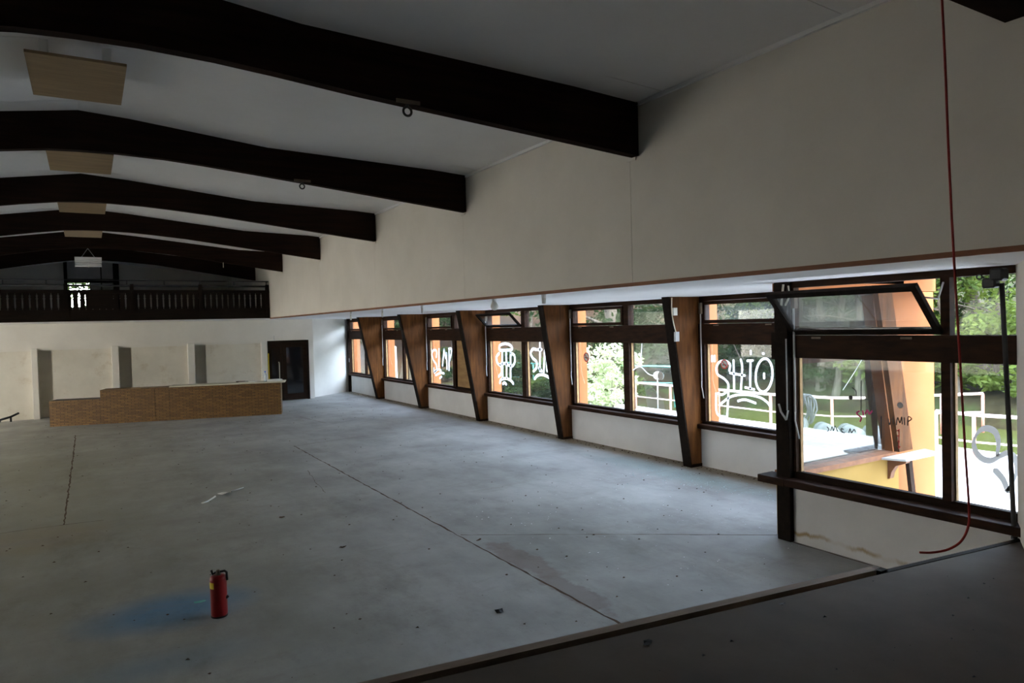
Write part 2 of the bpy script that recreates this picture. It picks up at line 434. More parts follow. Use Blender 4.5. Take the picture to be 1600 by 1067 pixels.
joint([(-.318, 19.7), (-.32, 15), (-.331, 10.46)], .014, .01, 3)
joint([(-1.2, 10.50), (-.331, 10.46), (.1, 10.40)], .008, .008, 4)
joint([(3.1, 11.9), (2.95, 10.8), (2.89, 10.1)], .004, .012, 5)
joint([(3.55, 14.6), (5.2, 14.9), (8.1, 15.1)], .007, .01, 6)
joint([(4.9, 19.4), (5.1, 17.6)], .008, .006, 8)
joint([(6.30, 4.85), (6.29, 3.9)], .012, .004, 9)

# ceiling: closed roof slab with separate boards under it
cv = [(-W-.3, 0, 0), (0, 0, 0), (W+.3, 0, 0)]
def roof():
    V = []
    for y in (-4.5, 28.4):
        for x in (-W-.2, 0, W+.2):
            V.append((x, y, ceil_z(x, y)+.02))
        for x in (-W-.2, 0, W+.2):
            V.append((x, y, ceil_z(x, y)+.25))
    F = [(0,6,7,1),(1,7,8,2),(3,4,10,9),(4,5,11,10),(0,3,9,6),(2,8,11,5),(0,1,4,3),(1,2,5,4),(6,9,10,7),(7,10,11,8)]
    return struct(mesh('ceiling', V, F, 'ceiling_board'), 'pitched ceiling of pale grey boards', 'ceiling')
ceil = roof()
y = 1.2
ceil_w = 1.7756
while y < 27.9:
    y1 = min(y+ceil_w, 28.2)
    for (x0, x1) in ((-W, 0), (0, W)):
        V = []
        for dz in (0, .016):
            for (xx, yy) in ((x0, y+.004), (x1, y+.004), (x1, y1-.004), (x0, y1-.004)):
                V.append((xx, yy, ceil_z(xx, yy)+dz))
        mesh('ceiling_panel', V, [(0,1,2,3),(4,5,6,7),(0,1,5,4),(1,2,6,5),(2,3,7,6),(3,0,4,7)], 'ceiling_board', ceil)
    y = y1
# upper nave wall of boards
wu = struct(box('wall_right_upper', W+.012, W+.16, 1.70, 28.3, ZS, 4.62, 'upper_plaster'), 'plain upper wall of the nave above the side aisle', 'wall')
ys = [1.70]+[b+.06 for b in YB]+[28.3]
for a, b in zip(ys[:-1], ys[1:]):
    box('wall_panel', W, W+.012, a+.0025, b-.0025, ZS, ceil_z(W, a)+.0, 'upper_plaster', wu)
tr = struct(box('trim_1', W-.012, W+.02, 1.80, YBAL, ZS-.028, ZS+.006, 'trim_wood'), 'thin brown wooden trim along bottom of upper wall', 'trim')
struct(box('trim_2', W-.03, W+.0, 1.80, 22.9, 4.452-.03, 4.452+.01, 'ceiling_board'), 'pale cornice strip between ceiling and upper wall', 'trim')
# aisle roof with white soffit
sof = struct(prism('ceiling_aisle', [(W+.16, 1.0), (XN+.12, 1.0), (XN+.12, YN-.02), (XW+.16, YN-.02), (XW+.16, 26.2), (W+.16, 26.2)], 'z', ZS, ZS+.25, 'soffit'), 'white soffit over the side aisle above the windows', 'ceiling')
# far side: splayed wall, left wall, rear walls
struct(prism('wall_far_splay', [(6.662, YF), (6.662, YF+.3), (8.42, 25.98), (8.59, 25.98), (8.59, 26.3), (6.53, 26.3), (6.53, YF+.25), (6.655, YF+.25)], 'z', 0, ZS+.01, 'plaster'), 'pale bluish splayed wall between door and first window', 'wall')
struct(box('wall_left_upper', -W-.16, -W, -4.4, 28.3, ZS, 4.75, 'upper_plaster'), 'plain left upper wall of the nave', 'wall')
struct(box('wall_left_stage', -W-.16, -W, -4.4, 4.6, -.3, ZS, 'upper_plaster'), 'left side wall of the stage', 'wall')
# mirrored aisle with its own row of windows, outside the frame on the left
struct(box('ceiling_aisle_left', -8.75, -W-.16, 4.0, 28.3, ZS, ZS+.25, 'soffit'), 'white soffit over the left side aisle', 'ceiling')
struct(box('floor_aisle_left', -8.75, -4.7, 4.0, 28.3, -.3, 0, 'floor'), 'concrete floor of the left side aisle', 'floor')
struct(box('wall_left_low', -8.75, -8.5, 4.0, 28.3, -.3, .63, 'low_wall'), 'white wall under the left windows', 'wall')
struct(box('wall_left_near', -8.75, -8.5, 4.0, 9.4, .63, ZS, 'low_wall'), 'closed near part of the left aisle wall', 'wall')
struct(box('wall_aisle_left_near', -8.75, -W-.16, 4.0, 4.3, 0, ZS, 'plaster'), 'near end wall of the left aisle', 'wall')
struct(box('wall_aisle_left_far', -8.75, -W-.16, 25.2, 25.5, 0, ZS, 'plaster'), 'far end wall of the left aisle', 'wall')
for k in range(6):
    struct(box('wall_left_pier_%d' % (k+1), -8.75, -8.3, 4.5+3.5512*k, 4.9+3.5512*k, .63, ZS, 'frame_wood'), 'wooden pier between the left windows', 'wall')
struct(prism('bank', [(-8.76, -.3), (-11.5, -.3), (-24, 11), (-40, 16), (-40, -.6), (-8.76, -.6)], 'y', -30, 60, 'bounce_bank'), 'added unseen pale bank bouncing light into the left windows', 'ground')  # unseen bank added to hide sky and bounce light through the left windows
struct(box('wall_back', -4.7, 6.4, -4.6, -4.3, -.3, 5.0, 'stage_board'), 'dark back wall of stage', 'wall')
struct(box('wall_balcony_back', -4.7, -.56, 28.0, 28.3, 2.7, 5.1, 'plaster'), 'grey back wall of balcony left of its doorway', 'wall')
struct(box('wall_balcony_back_right', .92, W+.1, 28.0, 28.3, 2.7, 5.1, 'plaster'), 'grey back wall of balcony right of its doorway', 'wall')

# far wall with alcoves
fw = struct(box('wall_far', -4.7, 6.66, YF, YF+.22, 2.035, ZS+.02, 'plaster'), 'white far wall above the alcoves and door', 'wall')
for (a, b) in ((-3.6, -3.4), (-1.389, -1.237), (.614, .80), (2.705, 2.91), (4.942, 5.14)):
    box('pilaster', a, b, YF+.002, YF+.9, 0, 2.035, 'plaster', fw, bevel=.008)
    a2, b2 = b, b
nxt = [(-3.4, -1.389), (-1.237, .614), (.80, 2.705), (2.91, 4.942)]
for (a, b) in nxt:
    box('alcove_panel', a+.34, b, YF+.16, YF+.20, 0, 1.97, 'stained', fw)
    box('alcove_lintel', a, b, YF+.10, YF+.9, 1.97, 2.035, 'plaster', fw)
box('alcove_back', -4.7, 5.15, YF+.46, YF+.55, 0, 2.05, 'stained', fw)
box('door_reveal', 6.50, 6.66, YF+.001, YF+.3, 0, 2.035, 'plaster', fw)
box('wall_hairline', 5.35, 5.37, YF-.004, YF, 2.05, 2.20, 'grey_metal', fw)

# door
dr = struct(empty('door_1', (5.147, YF, 0)), 'dark brown double door with glass panes and pale handle', 'door')
box('door_frame', 5.147, 5.20, YF-.02, YF+.2, 0, 2.03, 'black_wood', dr)
box('door_frame', 6.44, 6.50, YF-.02, YF+.2, 0, 2.03, 'black_wood', dr)
box('door_frame', 5.20, 6.44, YF-.02, YF+.2, 1.95, 2.03, 'black_wood', dr)
for (a, b, st) in ((5.20, 5.62, .07), (5.63, 6.44, .13)):
    lf = boxes('door_leaf', [(a, a+st, YF+.05, YF+.10, .01, 1.95), (b-st, b, YF+.05, YF+.10, .01, 1.95),
        (a+st, b-st, YF+.05, YF+.10, .01, .22), (a+st, b-st, YF+.05, YF+.10, 1.80, 1.95)], 'dark_wood', dr)
    box('door_pane', a+st, b-st, YF+.07, YF+.085, .22, 1.80, 'dark_glass', lf)
tube('door_handle', [(5.50, YF+.05, .72), (5.50, YF-.02, .75), (5.50, YF-.02, 1.28), (5.50, YF+.05, 1.31)], .014, 'cream', dr)
box('yellow_strip', 5.145, 5.17, YF-.03, YF-.02, .75, 1.62, 'yellow_label', dr)
box('dark_sheet', 5.1, 6.6, YF+.25, YF+.3, 0, 2.1, 'metal_dark', dr)  # black sheet stands in for the dark behind the door

# ---- balcony
struct(box('balcony_floor', -4.7, W, YBAL+.03, 28.3, ZS+.0, ZS+.16, 'soffit'), 'balcony slab with white underside above the far wall', 'balcony')
bal = tag(empty('balustrade', (0, YBAL, ZS)), 'dark wooden balcony balustrade with cut-out boards and metal handrail', 'balustrade')
box('fascia_board', -3.2, W-.01, YBAL-.02, YBAL+.03, ZS-.005, 3.04, 'black_wood', bal)
box('top_rail', -3.2, W-.01, YBAL-.03, YBAL+.05, 3.46, 3.545, 'black_wood', bal)
def baluster_mesh():
    h0, h1 = 3.04, 3.46; pr = [(.066, 0), (.066, .04), (.056, .06), (.056, .26), (.046, .285), (.060, .31), (.050, .35), (.068, .39), (.068, .42)]
    poly = [(-a, h0+z) for a, z in pr]+[(a, h0+z) for a, z in reversed(pr)]
    return poly
poly = baluster_mesh()
b0 = prism('baluster', poly, 'y', YBAL, YBAL+.025, 'black_wood', bal)
for i in range(1, 49):
    c = b0.copy(); col.objects.link(c); c.location = (-2.9+.149*i+.15, 0, 0)
    if abs(c.location.x-.33) < .36: c.location.y = -.0
b0.location = (-2.75, 0, 0)
box('crest_panel', .0, .62, YBAL-.012, YBAL-.002, 3.05, 3.46, 'black_wood', bal)
for x in (-2.6, -.42, 1.05, 2.72, 4.50):
    box('newel', x-.045, x+.045, YBAL-.04, YBAL+.06, 2.78, 3.70, 'black_wood', bal)
tube('handrail', [(-3.2, YBAL, 3.655), (W-.02, YBAL, 3.655)], .028, 'metal_dark', bal)
tube('handrail', [(-3.2, YBAL, 3.795), (W-.02, YBAL, 3.795)], .012, 'metal_dark', bal)
for k in range(9):
    x = -2.6+.885*k
    tube('handrail_bracket', [(x, YBAL, 3.655), (x, YBAL, 3.795)], .012, 'metal_dark', bal, 6)

# balcony doorway with window
wd = struct(empty('window_9', (.18, 28.05, 2.9)), 'small bright window in dark frame at back of balcony', 'window')
box('side_post', -.60, -.50, 27.9, 28.2, 2.9, 4.95, 'black_wood', wd)
box('side_post', .84, 1.02, 27.9, 28.2, 2.9, 4.95, 'black_wood', wd)
box('transom', -.5, .84, 27.95, 28.15, 4.18, 4.30, 'black_wood', wd)
box('mullion', .13, .17, 27.97, 28.12, 2.9, 4.18, 'black_wood', wd)
box('mullion', .47, .50, 27.97, 28.12, 2.9, 4.9, 'black_wood', wd)
box('upper_board', -.5, .84, 28.02, 28.06, 4.30, 4.95, 'slate', wd)
box('lower_board', .17, .84, 28.02, 28.06, 2.9, 4.18, 'slate', wd)
box('pane', -.5, .13, 28.04, 28.048, 2.95, 4.18, 'glass', wd)
for zz in (3.86, 3.97, 3.6): box('glazing_bar', -.5, .13, 28.03, 28.055, zz, zz+.03, 'black_wood', wd)
for xx in (-.28, -.07): box('glazing_bar', xx, xx+.03, 28.03, 28.055, 2.95, 4.18, 'black_wood', wd)
box('lower_board', -.5, .13, 28.03, 28.06, 2.9, 3.35, 'slate', wd)

# ------------------------------------------------------------------ roof beams
names = ['nearest dark roof beam, carrying a large ring hook', 'second dark roof beam from the camera, with small ring hook',
         'third dark roof beam from the camera', 'fourth dark roof beam from the camera',
         'fifth dark roof beam, right behind the fluorescent lamp', 'farthest dark roof beam, over the balcony']
for i, yb in enumerate(YB):
    zr = ridge(yb); zb = zr-(.47 if i == 0 else .42); zw = 4.452
    t = .10
    up = [(W-.012, zw-.001), (0, zr-.001), (-W, ceil_z(-W, yb)-.001)]
    lo = [(-W, ceil_z(-W, yb)-.5), (-1.3, zb-.16), (-.75, zb-.07), (-.3, zb-.01), (0, zb+.005), (.35, zb+.01), (.8, zb-.005), (1.2, zb-.035), (1.8, zb-.09), (W-.012, zw-.502)]
    b = prism('roof_beam', up+lo, 'y', yb-.08, yb+t-.08, 'beam_wood')
    tag(b, names[i], 'beam', 'dark roof beams across the nave')
    box('end_cap', W-.05, W+.001, yb-.10, yb+.10, zw-.03, zw-.006, 'beam_wood', b)
    box('end_bracket', W-.012, W-.001, yb-.03, yb+.09, zw-.53, zw-.02, 'upper_plaster', b)
for (x, yb, s, lab) in ((2.20, YB[0], 1.0, 'black ring hook under the nearest roof beam'), (2.31, YB[1], .85, 'small black ring hook under the second roof beam')):
    i = YB.index(yb); zb = ridge(yb)-(.47 if i == 0 else .42)-.09; zb = zb+(x-1.8)*((4.452-.502)-zb)/(W-1.8)
    h = tag(empty('ring_hook', (x, yb, zb)), lab, 'hook', 'ring hooks under the roof beams')
    box('mount_plate', x-.10, x+.10, yb-.086, yb-.08, zb+.0, zb+.03, 'dirty_metal', h)
    tube('shank', [(x, yb-.06, zb+.03), (x, yb-.06, zb-.02)], .014*s, 'metal_dark', h)
    R = .034*s; pts = [(x+R*math.sin(a), yb-.06, zb-.02-R+R*math.cos(a)) for a in [2*math.pi*k/20 for k in range(21)]]
    tube('ring', pts, .010*s, 'metal_dark', h)
h = tag(empty('cable_stub', (3.06, YB[4], 4.05)), 'thin pale cable stub under the fifth roof beam', 'cable')
tube('stub', [(3.06, YB[4]-.09, 4.16), (3.06, YB[4]-.09, 4.03)], .01, 'cream', h)

# plywood ceiling lamps under the ridge
for i, (y0, y1) in enumerate(((6.37, 7.46), (9.57, 10.74), (13.1, 14.3), (16.6, 17.8))):
    z = 4.50
    lp = tag(empty('ceiling_lamp', (0, (y0+y1)/2, z)), ['large square plywood lamp panel under the ridge, nearest the camera', 'square plywood lamp panel between second and third roof beams', 'square plywood lamp panel between third and fourth roof beams', 'square plywood lamp panel between fourth and fifth roof beams'][i], 'lamp', 'plywood ceiling lamps under the ridge')
    box('lamp_board', -.33, .345, y0, y1, z, z+.022, 'lamp_ply', lp)
    for sx in (-.21, .21):
        box('spacer', sx-.03, sx+.03, y0+.12, y0+.2, z+.022, ridge(y0)-.05, 'white_paint', lp)
        box('spacer', sx-.03, sx+.03, y1-.2, y1-.12, z+.022, ridge(y1)-.05, 'white_paint', lp)
    box('lamp_tray', -.12, .12, y0+.25, y1-.25, z+.03, z+.09, 'white_paint', lp)

# fluorescent fixture in front of balcony
fx = tag(empty('fluorescent_lamp', (.085, 19.1, 3.96)), 'white louvred fluorescent lamp hanging in front of the balcony', 'lamp')
box('lamp_housing', -.185, .355, 19.0, 19.2, 4.14, 4.19, 'white_paint', fx)
for z in (3.97, 4.06):
    tube('tube_light', [(-.18, 19.05, z+.02), (.35, 19.05, z+.02)], .022, 'white_paint', fx)
    box('louvre', -.185, .355, 19.02, 19.03, z+.045, z+.075, 'white_paint', fx)
for x in (-.185, .085, .347): box('lamp_divider', x, x+.008, 19.02, 19.16, 3.965, 4.14, 'white_paint', fx)
for x in (-.05, .22): tube('hanger', [(.085, 19.1, 4.40), (x, 19.1, 4.19)], .006, 'grey_metal', fx, 6)

# ------------------------------------------------------------------ portal posts
plab = ['slanted brown wooden post with cable and white boxes, nearest', 'second slanted brown post from the corner post, beside the open sash bay',
        'third slanted brown wooden post, between open sash and plywood-boarded window', 'fourth slanted brown wooden post from the corner post', 'farthest slanted brown wooden post, by the end window']
for i, yp in enumerate(YP):
    tl = [7.845, 7.825, 7.76, 7.66, 7.66][i]
    p = prism('slanted_post', [(8.25, 0), (XW, 0), (XW, ZS), (tl, ZS)], 'y', yp, yp+.16, 'post_wood', bevel=.006)
    tag(p, plab[i], 'post', 'slanted wooden posts along the window wall')
    # black strip standing in for shade on the post's leaning side
    prism('shade_strip', [(8.225, 0), (8.255, 0), (tl+.005, ZS), (tl-.025, ZS)], 'y', yp+.004, yp+.172, 'black_wood', p)
    box('foot_plate', 8.235, XW, yp-.006, yp, 0, .05, 'dark_wood', p)

# low wall + fins outside
struct(box('wall_right_low', XW, XW+.13, YN+.31, 26.2, -.3, .63, 'sill_wall'), 'low white wall under the side windows', 'wall')
struct(box('wall_near_low', XN, XN+.11, 1.9, YN, -.3, .61, 'low_wall'), 'low white damp-stained wall under the nearest window', 'wall')
flab = ['in the window with the SHIO graffiti', 'in the window with the pale bush', 'in the open sash window', 'in the plywood-boarded window', 'in the second farthest window']
for i, yp in enumerate(YP+[YEND]):
    lab = 'orange rendered outer fin seen ' + (flab[i] if i < 5 else 'in the farthest window')
    tag(box('outer_fin', XW+.135, 8.88, yp+.0, yp+.22, -.3, ZS+.2, 'orange'), lab, 'fin', 'orange outer fins between the windows')

# ------------------------------------------------------------------ windows
def window(n, X, y0, y1, lev, m, label, jamb=(.08, .10), opened=False, boarded=False, thick=.13, sillx=.10, panes=('glass', 'glass', 'glass', 'glass'), ang=45):
    """bay in the plane x=X from y0 (near) to y1 (far); lev = sill0, sill1, pane0, transom0, transom1, head0, head1"""
    s0, s1, p0, t0, t1, h0, h1 = lev
    r = struct(empty('window_%d' % n, (X, (y0+y1)/2, s0)), label, 'window')
    x0, x1 = X, X+thick; a = y0+jamb[0]; b = y1-jamb[1]; xg = X+.075
    fm = 'frame_wood'
    box('sill', X-sillx, X+thick, y0, y1, s0, s1, fm, r, bevel=.008)
    box('bottom_rail', x0+.02, x1, y0, y1, s1, p0, 'dark_wood', r)
    box('jamb', x0, x1, y0, a, p0, h0, fm, r); box('jamb', x0, x1, b, y1, p0, h0, fm, r)
    box('transom', x0-.03, x1, y0, y1, t0, t1, fm, r, bevel=.006)
    box('head', x0, x1, y0, y1, h0, h1, fm, r)
    box('mullion', x0, x1, m[0], m[1], p0, t0, fm, r); box('mullion', x0, x1, m[0], m[1], t1, h0, fm, r)
    box('lit_bead', xg-.02, xg+.02, b-.02, b, p0, t0, 'plywood', r)  # pale wood colour stands in for orange light on the frame edges
    box('lit_bead', xg-.02, xg+.02, m[0]-.012, m[0], p0, t0, 'plywood', r)
    pl = box('pane', xg, xg+.006, m[1], b, p0, t0, panes[0], r); pl['label'] = 'large left pane'
    if boarded: pr = box('board', xg-.02, xg+.0, a, m[1]+.0, p0-.05, t0, 'plywood', r); pr['label'] = 'plywood board in place of glass'
    else: pr = box('pane', xg, xg+.006, a, m[0], p0, t0, panes[1], r); pr['label'] = 'large right pane'
    box('pane', xg, xg+.006, a, m[0], t1, h0, panes[3], r)
    # awning sash on the left
    H = h0-t1; c, s_ = math.cos(math.radians(ang if opened else 0)), math.sin(math.radians(ang if opened else 0))
    def T(u, v):   # u: depth outwards from hinge plane, v: up along the sash
        return (X-.02-v*s_+u*c, t1+.005+v*c+u*s_)
    def sash_box(name, ya, yb, u0, u1, v0, v1, mat, par):
        poly = [T(u0, v0), T(u1, v0), T(u1, v1), T(u0, v1)]
        return prism(name, poly, 'y', ya, yb, mat, par)
    Hs = H-.01+(.09 if opened else 0); w = .055
    ya, yb = m[1]-.02, b+.02
    sh = sash_box('sash', ya, yb, 0, .045, 0, w, 'black_wood' if opened else fm, r)
    sash_box('sash_rail', ya, yb, 0, .045, Hs-w, Hs, 'black_wood' if opened else fm, sh)
    sash_box('sash_stile', ya, ya+w, 0, .045, w, Hs-w, 'black_wood' if opened else fm, sh)
    sash_box('sash_stile', yb-w, yb, 0, .045, w, Hs-w, 'black_wood' if opened else fm, sh)
    sash_box('sash_pane', ya+w, yb-w, .02, .026, w, Hs-w, panes[2], sh)
    for yy in (ya+.3, yb-.3): box('hinge', X-.04, X-.028, yy-.05, yy+.05, t1-.035, t1-.015, 'dirty_metal', sh)
    # opener rod with crank
    yr = y1-.07
    tubes('opener_rod', [([(X-.045, yr, h1-.1), (X-.045, yr, 1.38)], .011), ([(X-.045, yr, 1.40), (X-.06, yr-.01, 1.30), (X-.08, yr-.07, 1.12)], .009)], 'grey_metal', r, 6)
    box('opener_box', X-.06, X-.0, yr-.02, yr+.02, h1-.28, h1-.10, 'dirty_metal', r)
    return r, pl, pr, sh
LEV = (.62, .69, .735, 1.98, 2.305, 2.67, ZS)
wl = ['long side window with the SHIO graffiti and no-smoking sticker', 'side window with cracked right pane and pale bush outside', 'side window with tilted open top sash and white SHIP graffiti',
      'side window half boarded with plywood, SIMP graffiti', 'second farthest side window showing a pale trunk outside', 'farthest side window beside the splayed wall']
WIN = []
for i in range(6):
    yn = (YP[i-1]+.172) if i > 0 else YN+.32
    yf = YP[i] if i < 5 else YEND
    m1 = yf-.18-1.47; m0 = m1-.16
    WIN.append(window(i+2, XW, yn, yf, LEV, (m0, m1), wl[i], opened=(i == 2), boarded=(i == 3),
        panes=('glass', 'glass', 'hazy_glass' if i in (0, 2) else 'glass', 'glass')))
box('end_stile', XW-.09, XW, YEND-.10, YEND, 0, ZS, 'dark_wood', WIN[5][0])

# nearest window bay
LEVN = (.61, .685, .75, 1.95, 2.185, 2.68, ZS)
WN = window(1, XN, 2.56, YN-.13, LEVN, (3.20, 3.277), 'nearest big window with open hinged top sash and grey S graffiti', jamb=(.06, .04), opened=True, thick=.085, sillx=.16, panes=('glass', 'glass', 'hazy_glass', 'glass'), ang=44)
box('sill_end', XN-.16, XN+.08, YN-.13, YN+.20, .61, .685, 'frame_wood', WN[0])
cp = tag(box('corner_post', XN-.055, XN+.085, YN-.13, YN+.04, 0, ZS, 'black_wood', bevel=.008), 'dark square corner post at the nearest window', 'post')
box('corner_wrap', XN-.075, XN+.0, YN-.14, YN+.06, 1.93, 2.22, 'black_wood', cp)

# return wall (seen through the nearest window)
rw = struct(box('wall_return', XN+.085, 8.5, YN, YN+.15, -.3, .65, 'yellow'), 'yellow outer return wall below the ledge outside', 'wall')
box('ledge', XN+.085, 8.36, YN-.06, YN+.17, .65, .705, 'trim_wood', rw)
rt = struct(empty('window_8', (7.4, YN+.07, .7)), 'short return window between corner post and orange pier', 'window')
box('transom', XN+.085, 8.25, YN+.02, YN+.14, 1.86, 2.10, 'frame_wood', rt)
box('head', XN+.085, 8.2, YN+.02, YN+.14, 2.62, 2.66, 'frame_wood', rt)
box('stile', XN+.085, XN+.13, YN+.02, YN+.14, .705, 2.62, 'frame_wood', rt)
box('pane', XN+.13, 8.35, YN+.08, YN+.086, .705, 1.86, 'glass', rt)
box('pane', XN+.13, 8.2, YN+.08, YN+.086, 2.10, 2.62, 'hazy_glass', rt)
box('header', XN+.085, 9.35, YN-.02, YN+.16, 2.66, 2.99, 'orange', rt)
struct(box('pier_shade_roof', XN+.12, 9.3, -4.4, YN+.3, 3.02, 3.16, 'soffit'), 'added unseen roof keeping sky and sun off the orange pier', 'ceiling')  # unseen roof added to shade the pier
op = prism('orange_pier', [(8.24, 2.66), (8.64, .70), (8.80, -.3), (9.62, -.3), (9.62, 2.66)], 'y', YN+.155, YN+.30, 'orange')
tag(op, 'big orange rendered pier outside the nearest window', 'pier')
lp = prism('leaning_post', [(8.0, 2.64), (8.29, 2.64), (8.69, .70), (8.40, .70)], 'y', YN-.07, YN-.003, 'post_wood')
tag(lp, 'leaning brown post in front of the orange pier outside', 'post')
prism('lower_strip', [(8.62, .64), (8.70, .64), (8.86, -.3), (8.78, -.3)], 'y', YN-.05, YN-.003, 'frame_wood', lp)
ss = tag(empty('wall_shelf', (8.5, YN-.15, .60)), 'small grey slate shelf on a carved bracket outside, below the leaning post', 'shelf')
prism('shelf_board', [(8.02, YN-.075), (8.12, YN-.31), (8.85, YN-.31), (8.95, YN-.075)], 'z', .655, .678, 'slate', ss)
prism('bracket', [(YN-.004, .645), (YN-.25, .645), (YN-.22, .60), (YN-.10, .55), (YN-.05, .47), (YN-.03, .39), (YN-.004, .38)], 'x', 8.26, 8.34, 'trim_wood', ss)

# ------------------------------------------------------------------ graffiti and marks on the panes
G = {
'B2': [[(7.948, 1.791), (7.95, 1.699)], [(7.894, 1.793), (7.896, 1.701)], [(7.6, 1.564), (7.583, 1.666), (7.683, 1.719), (7.801, 1.692), (7.862, 1.599), (7.835, 1.497), (7.704, 1.435), (7.628, 1.36), (7.636, 1.258), (7.754, 1.181), (7.843, 1.198)], [(7.51, 1.735), (7.51, 1.512), (7.508, 1.244)], [(7.37, 1.75), (7.346, 1.608), (7.382, 1.253)], [(7.586, 1.531), (7.431, 1.516), (7.293, 1.505)], [(7.186, 1.723), (7.2, 1.309)], [(7.248, 1.732), (7.14, 1.74)], [(7.297, 1.324), (7.123, 1.303)], [(7.177, 1.886), (7.178, 1.832)], [(6.794, 1.535), (6.808, 1.46), (6.836, 1.39), (6.873, 1.334), (6.918, 1.296), (6.965, 1.281), (7.011, 1.29), (7.05, 1.323), (7.079, 1.376), (7.094, 1.444), (7.094, 1.521), (7.079, 1.598), (7.051, 1.669), (7.012, 1.725), (6.967, 1.761), (6.92, 1.774), (6.875, 1.764), (6.837, 1.73), (6.809, 1.677), (6.795, 1.61), (6.794, 1.535)], [(6.942, 1.556), (6.943, 1.479)], [(6.962, 1.848), (6.936, 1.848)], [(7.661, 0.826), (7.622, 1.236)], [(7.878, 1.195), (7.865, 0.874), (7.675, 0.836)], [(7.818, 1.005), (7.581, 1.16), (7.327, 1.212), (7.059, 1.199), (6.904, 1.136), (6.829, 1.058)], [(7.441, 1.104), (7.302, 1.137), (7.101, 1.099)]],
'B4a': [[(14.73, 1.771), (14.696, 1.874), (14.437, 1.92), (14.189, 1.88), (14.155, 1.781), (14.702, 1.757)], [(14.735, 1.684), (14.868, 1.592), (14.835, 1.447), (14.665, 1.365), (14.644, 1.22), (14.794, 1.111)], [(14.589, 1.73), (14.605, 1.077)], [(14.402, 1.734), (14.412, 1.087)], [(14.721, 1.407), (14.49, 1.444), (14.296, 1.408)], [(14.197, 1.724), (14.228, 1.097)], [(14.198, 1.695), (14.037, 1.656), (14.017, 1.502), (14.131, 1.399), (14.296, 1.408)], [(14.744, 0.953), (14.682, 1.044), (14.424, 1.086), (14.204, 1.041), (14.109, 0.976)], [(14.601, 0.946), (14.514, 0.981), (14.431, 0.942)]],
'B4b': [[(13.08, 1.8), (13.227, 1.811), (13.321, 1.714), (13.237, 1.608), (13.092, 1.532), (13.099, 1.397), (13.226, 1.311)], [(12.928, 1.961), (12.957, 1.323)], [(13.031, 1.8), (12.863, 1.809)], [(13.001, 1.401), (12.885, 1.326)], [(12.815, 1.277), (12.747, 1.753), (12.687, 1.833), (12.672, 1.336)], [(12.722, 1.78), (12.625, 1.338)], [(12.607, 1.756), (12.535, 1.29)], [(13.184, 1.138), (13.058, 1.225), (12.817, 1.25), (12.585, 1.196), (12.406, 1.115)], [(12.511, 0.992), (12.409, 1.037)]],
'B5': [[(18.68, 1.726), (18.685, 1.656)], [(18.343, 1.49), (18.307, 1.663), (18.492, 1.695), (18.623, 1.588), (18.552, 1.415), (18.357, 1.283), (18.342, 1.145), (18.51, 1.069), (18.528, 1.173)], [(18.142, 1.735), (18.185, 1.221)], [(17.937, 1.264), (17.813, 1.74)], [(17.813, 1.74), (17.714, 1.474), (17.665, 1.642), (17.657, 1.174)], [(17.492, 1.746), (17.53, 1.146)], [(17.522, 1.745), (17.357, 1.748), (17.366, 1.615), (17.491, 1.413)], [(18.496, 1.035), (18.245, 1.149), (18.048, 1.123)], [(18.419, 0.969), (18.092, 1.053), (17.858, 1.047)], [(18.142, 0.897), (18.02, 0.954)]],
'Ns': [[(2.876, 1.196), (2.865, 1.295), (2.889, 1.379), (2.948, 1.405), (3.009, 1.376), (3.051, 1.293), (3.042, 1.205), (2.991, 1.146), (2.921, 1.14), (2.852, 1.189), (2.793, 1.219), (2.746, 1.183), (2.733, 1.1), (2.757, 0.999), (2.801, 0.916)], [(2.801, 0.905), (2.834, 0.996), (2.892, 1.063)]],
'Nk': [[(3.793, 1.398), (3.785, 1.343), (3.768, 1.401)], [(3.749, 1.421), (3.747, 1.354)], [(3.718, 1.351), (3.705, 1.419), (3.685, 1.373), (3.668, 1.429), (3.663, 1.363)], [(3.644, 1.426), (3.641, 1.359)], [(3.614, 1.356), (3.607, 1.435), (3.577, 1.42), (3.608, 1.393)], [(4.059, 1.741), (4.064, 1.447)], [(3.863, 1.416), (3.866, 1.204)], [(4.434, 1.252), (4.412, 1.228), (4.431, 1.205)], [(4.393, 1.217), (4.377, 1.258), (4.363, 1.22), (4.345, 1.269), (4.317, 1.219)], [(4.252, 1.246), (4.276, 1.25), (4.267, 1.218), (4.242, 1.215)], [(4.196, 1.22), (4.181, 1.261), (4.168, 1.224), (4.139, 1.259), (4.126, 1.235)], [(4.154, 1.671), (4.113, 1.635), (4.114, 1.59)], [(4.026, 1.565), (3.992, 1.565)], [(3.958, 1.602), (3.959, 1.564)]],
'Np': [[(4.082, 1.445), (4.109, 1.424), (4.089, 1.4), (4.062, 1.383), (4.076, 1.343)], [(4.048, 1.449), (4.041, 1.411)], [(4.021, 1.426), (4.0, 1.459), (3.981, 1.429), (3.954, 1.457)]],
'Nr': [[(3.713, 1.296), (3.694, 1.299)], [(3.711, 1.248), (3.691, 1.25)], [(3.708, 1.199), (3.69, 1.195)], [(3.705, 1.151), (3.684, 1.147)], [(3.7, 1.127), (3.694, 1.311)]],
}
